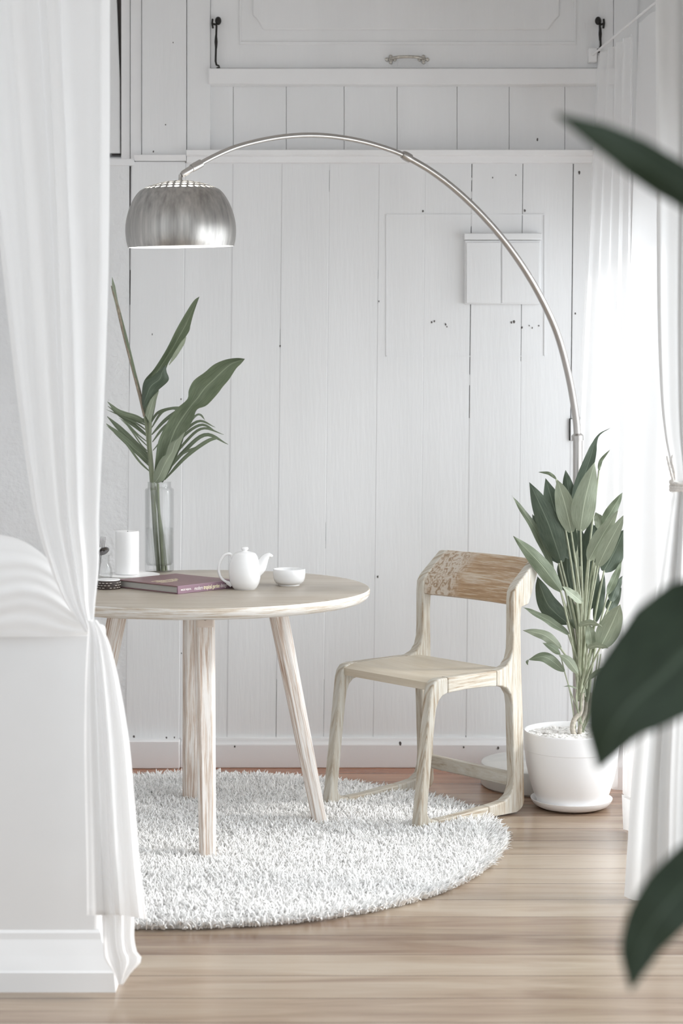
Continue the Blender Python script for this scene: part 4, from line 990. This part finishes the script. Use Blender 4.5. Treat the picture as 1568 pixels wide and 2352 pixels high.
# gathered cloth wrapped over the pillar top
mb = MB(); P = []; NX, NY = 80, 60
for j in range(NY+1):
    v = j/NY; row = []
    for i in range(NX+1):
        u = i/NX; X = -190+(212+190)*u
        ytop = 1228+40*max(0, X)/210+160*max(0, (X-20)/192)**2.0 if X > 20 else 1228+40*max(0, X)/210
        ybot = 1463-22*max(0, u-.8)
        vv = v+.05*math.sin(9*u+3*v)
        bulge = math.sin(PI*min(1, max(0, v)))
        row.append(U(X, ytop+(ybot-ytop)*v, 4.262-.035*bulge*(1-.4*u)+.0022*math.sin(2*PI*2.6*vv+2.2*u)*(1-.3*u)+.0014*math.sin(2*PI*6*vv+5*u)))
    P.append(row)
mb.grid(P); build('gathered_wrap', mb, M['curtain'], cu)

# right-hand sheer along the window, in two drops
cs = thing('sheer_curtain', 'pale sheer curtain hanging beside the back wall, behind the lamp pole and plant', 'curtain', U(1390, 1660, 6.4), group='sheers along the window')
def hang(mb, foot, top_z, bot, waves, amp, n=120, nv=30, ph=0, zt=None, inset=0):
    P = []
    for j in range(nv+1):
        v = j/nv; row = []
        for i in range(n+1):
            u = i/n; (ax, ay), (bx_, by_) = foot[0](v), foot[1](v)
            x = ax+(bx_-ax)*u; y = ay+(by_-ay)*u; dx, dy = bx_-ax, by_-ay; ll = math.hypot(dx, dy); nx, ny = dy/ll, -dx/ll
            w = math.cos(2*PI*waves*(u+.03*math.sin(5*u+ph))+ph)*amp*(.65+.5*v)*(1+.25*math.sin(3*u*PI+ph))
            zt_ = top_z(u) if callable(top_z) else top_z
            row.append(Vector((x+nx*w, y+ny*w, zt_+(bot-zt_)*v)))
        P.append(row)
    mb.grid(P)
mb = MB()
hang(mb, (lambda v: (.885-.075*min(1, v*1.8)+.02*max(0, v-.7), 6.52), lambda v: (.945-.02*v, 6.12)), 2.49, .03, 5, .014, ph=.8)
build('drop', mb, M['sheer_thin'], cs)
cs2 = thing('sheer_curtain', 'bright white sheer panel covering the right edge of the potted plant', 'curtain', U(1470, 1917, 5.6), group='sheers along the window')
mb = MB()
hang(mb, (lambda v: (.935-.087*min(1, v*1.7), 5.98-.25*min(1, v*1.7)), lambda v: (1.0, 5.50)), 2.50, .105, 2.3, .009, ph=2.0)
build('drop', mb, M['sheer'], cs2)
mb = MB()
hang(mb, (lambda v: (.845, 5.735), lambda v: (1.0, 5.50)), .112, .005, 2.3, .012, nv=4, ph=2.0)
hm = build('hem', mb, M['curtain'], cs2); hm['label'] = 'greyer doubled hem band'
# curtain rail with rings
rl = thing('curtain_rail', 'thin white curtain rail running along the right-hand window head', 'rail', (.93, 5.8, 2.51))
mb = MB(); mb.sweep([(.885, 6.66, 2.515), (.93, 6.0, 2.515), (.97, 5.5, 2.515), (.99, 5.2, 2.515)], .004, 10); build('rod', mb, M['trim'], rl)
mb = MB(); mb.box((.87, 6.655, 2.49), (.90, 6.70, 2.54)); build('bracket', mb, M['trim'], rl, bevel=.003)
mb = MB(); mb.box((.98, 5.185, 2.495), (1.12, 5.205, 2.535)); build('bracket', mb, M['trim'], rl, bevel=.003)

# near right curtain tied with rope
cr = thing('roped_curtain', 'white curtain at the right edge tied in with a cotton rope', 'curtain', U(1500, 2060, 5.0))
mb = MB()
drape(mb, [(-420, 1502, 1660, 5.02, 1.1), (0, 1505, 1655, 5.02, 1.1), (400, 1507, 1650, 5.015, 1.1), (700, 1509, 1640, 5.01, 1), (900, 1516, 1632, 5.0, .9), (1000, 1526, 1625, 5.0, .8), (1070, 1540, 1618, 4.995, .6), (1110, 1545, 1615, 4.995, .5)], 2.2, .016, 90, 80, 1.3)
build('drape', mb, M['dense'], cr)
mb = MB()
drape(mb, [(1105, 1546, 1615, 4.995, .5), (1140, 1540, 1622, 4.99, .6), (1200, 1530, 1632, 4.99, .8), (1320, 1512, 1648, 4.985, 1), (1460, 1490, 1660, 4.98, 1), (1600, 1470, 1670, 4.98, 1.1), (1800, 1450, 1675, 4.975, 1.2), (1950, 1440, 1680, 4.975, 1.2), (2058, 1433, 1685, 4.975, 1.2)], 2.4, .024, 100, 70, 2.6, ey=lambda u: 10*math.sin(u*14))
build('tail', mb, M['dense'], cr)
mb = MB()
for k in range(3):
    c = U(1580, 1108+7*k, 4.995); a_ = [c+Vector((.045*math.cos(2*PI*i/40), .05*math.sin(2*PI*i/40), .004*math.sin(2*PI*i/40+k))) for i in range(41)]
    mb.sweep(a_, [.0052+.0008*math.sin(i*2.6) for i in range(41)], 8)
e = [U(1546, 1105, 4.94), U(1541, 1085, 4.935), U(1536, 1065, 4.94), U(1532, 1048, 4.95)]; mb.sweep([Vector(p) for p in catmull(e, 14)], [.004+.0008*math.sin(i*2.4) for i in range(14)], 8)
e = [U(1550, 1103, 4.94), U(1548, 1080, 4.935), U(1543, 1060, 4.94), U(1545, 1046, 4.95)]; mb.sweep([Vector(p) for p in catmull(e, 14)], [.004+.0008*math.sin(i*2.4) for i in range(14)], 8)
rp = build('tie_rope', mb, M['rope'], cr); rp['label'] = 'twisted cotton rope tie'

# ================================================================== LIGHT
SKY0, SKY1 = 1.12, 4.6
w = bpy.data.worlds.new('daylight'); SC.world = w; w.use_nodes = True
bg = w.node_tree.nodes['Background']; bg.inputs[0].default_value = (.915, .96, 1, 1)
tcw = node(w.node_tree, 'ShaderNodeTexCoord'); spw = node(w.node_tree, 'ShaderNodeSeparateXYZ'); L(w.node_tree, tcw.outputs['Generated'], spw.inputs[0])
mr = node(w.node_tree, 'ShaderNodeMapRange'); mr.interpolation_type = 'SMOOTHSTEP'; L(w.node_tree, spw.outputs[0], mr.inputs['Value'])
for k_, v_ in (('From Min', .15), ('From Max', .85), ('To Min', SKY0), ('To Max', SKY1)): mr.inputs[k_].default_value = v_
L(w.node_tree, mr.outputs[0], bg.inputs[1])
su = bpy.data.lights.new('sun', 'SUN'); su.energy = 1.9; su.angle = R(9); su.color = (1, .975, .94)
so = bpy.data.objects.new('sun', su); COL.objects.link(so)
so.rotation_euler = Vector((-1, .08, -.52)).to_track_quat('-Z', 'Y').to_euler()

# ================================================================== CAMERA
cam = bpy.data.cameras.new('camera'); co = bpy.data.objects.new('camera', cam); COL.objects.link(co)
co.location = (0, 0, H); co.rotation_euler = (R(90), 0, 0)
cam.sensor_fit = 'AUTO'; cam.sensor_width = 36; cam.lens = F/2352*36; cam.shift_y = -(1176-YH)/2352
cam.dof.use_dof = True; cam.dof.focus_distance = 5.75; cam.dof.aperture_fstop = 3.7
cam.clip_start = .05
SC.camera = co
SC.view_settings.view_transform = 'Standard'; SC.view_settings.look = 'None'; SC.view_settings.gamma = 1; SC.view_settings.exposure = 0.0
SC.view_settings.use_curve_mapping = False
SC.cycles.max_bounces = 14; SC.cycles.diffuse_bounces = 10; SC.cycles.transmission_bounces = 10; SC.cycles.transparent_max_bounces = 12
SC.cycles.caustics_reflective = False; SC.cycles.caustics_refractive = False; SC.cycles.sample_clamp_indirect = 6
SC.cycles.use_denoising = True
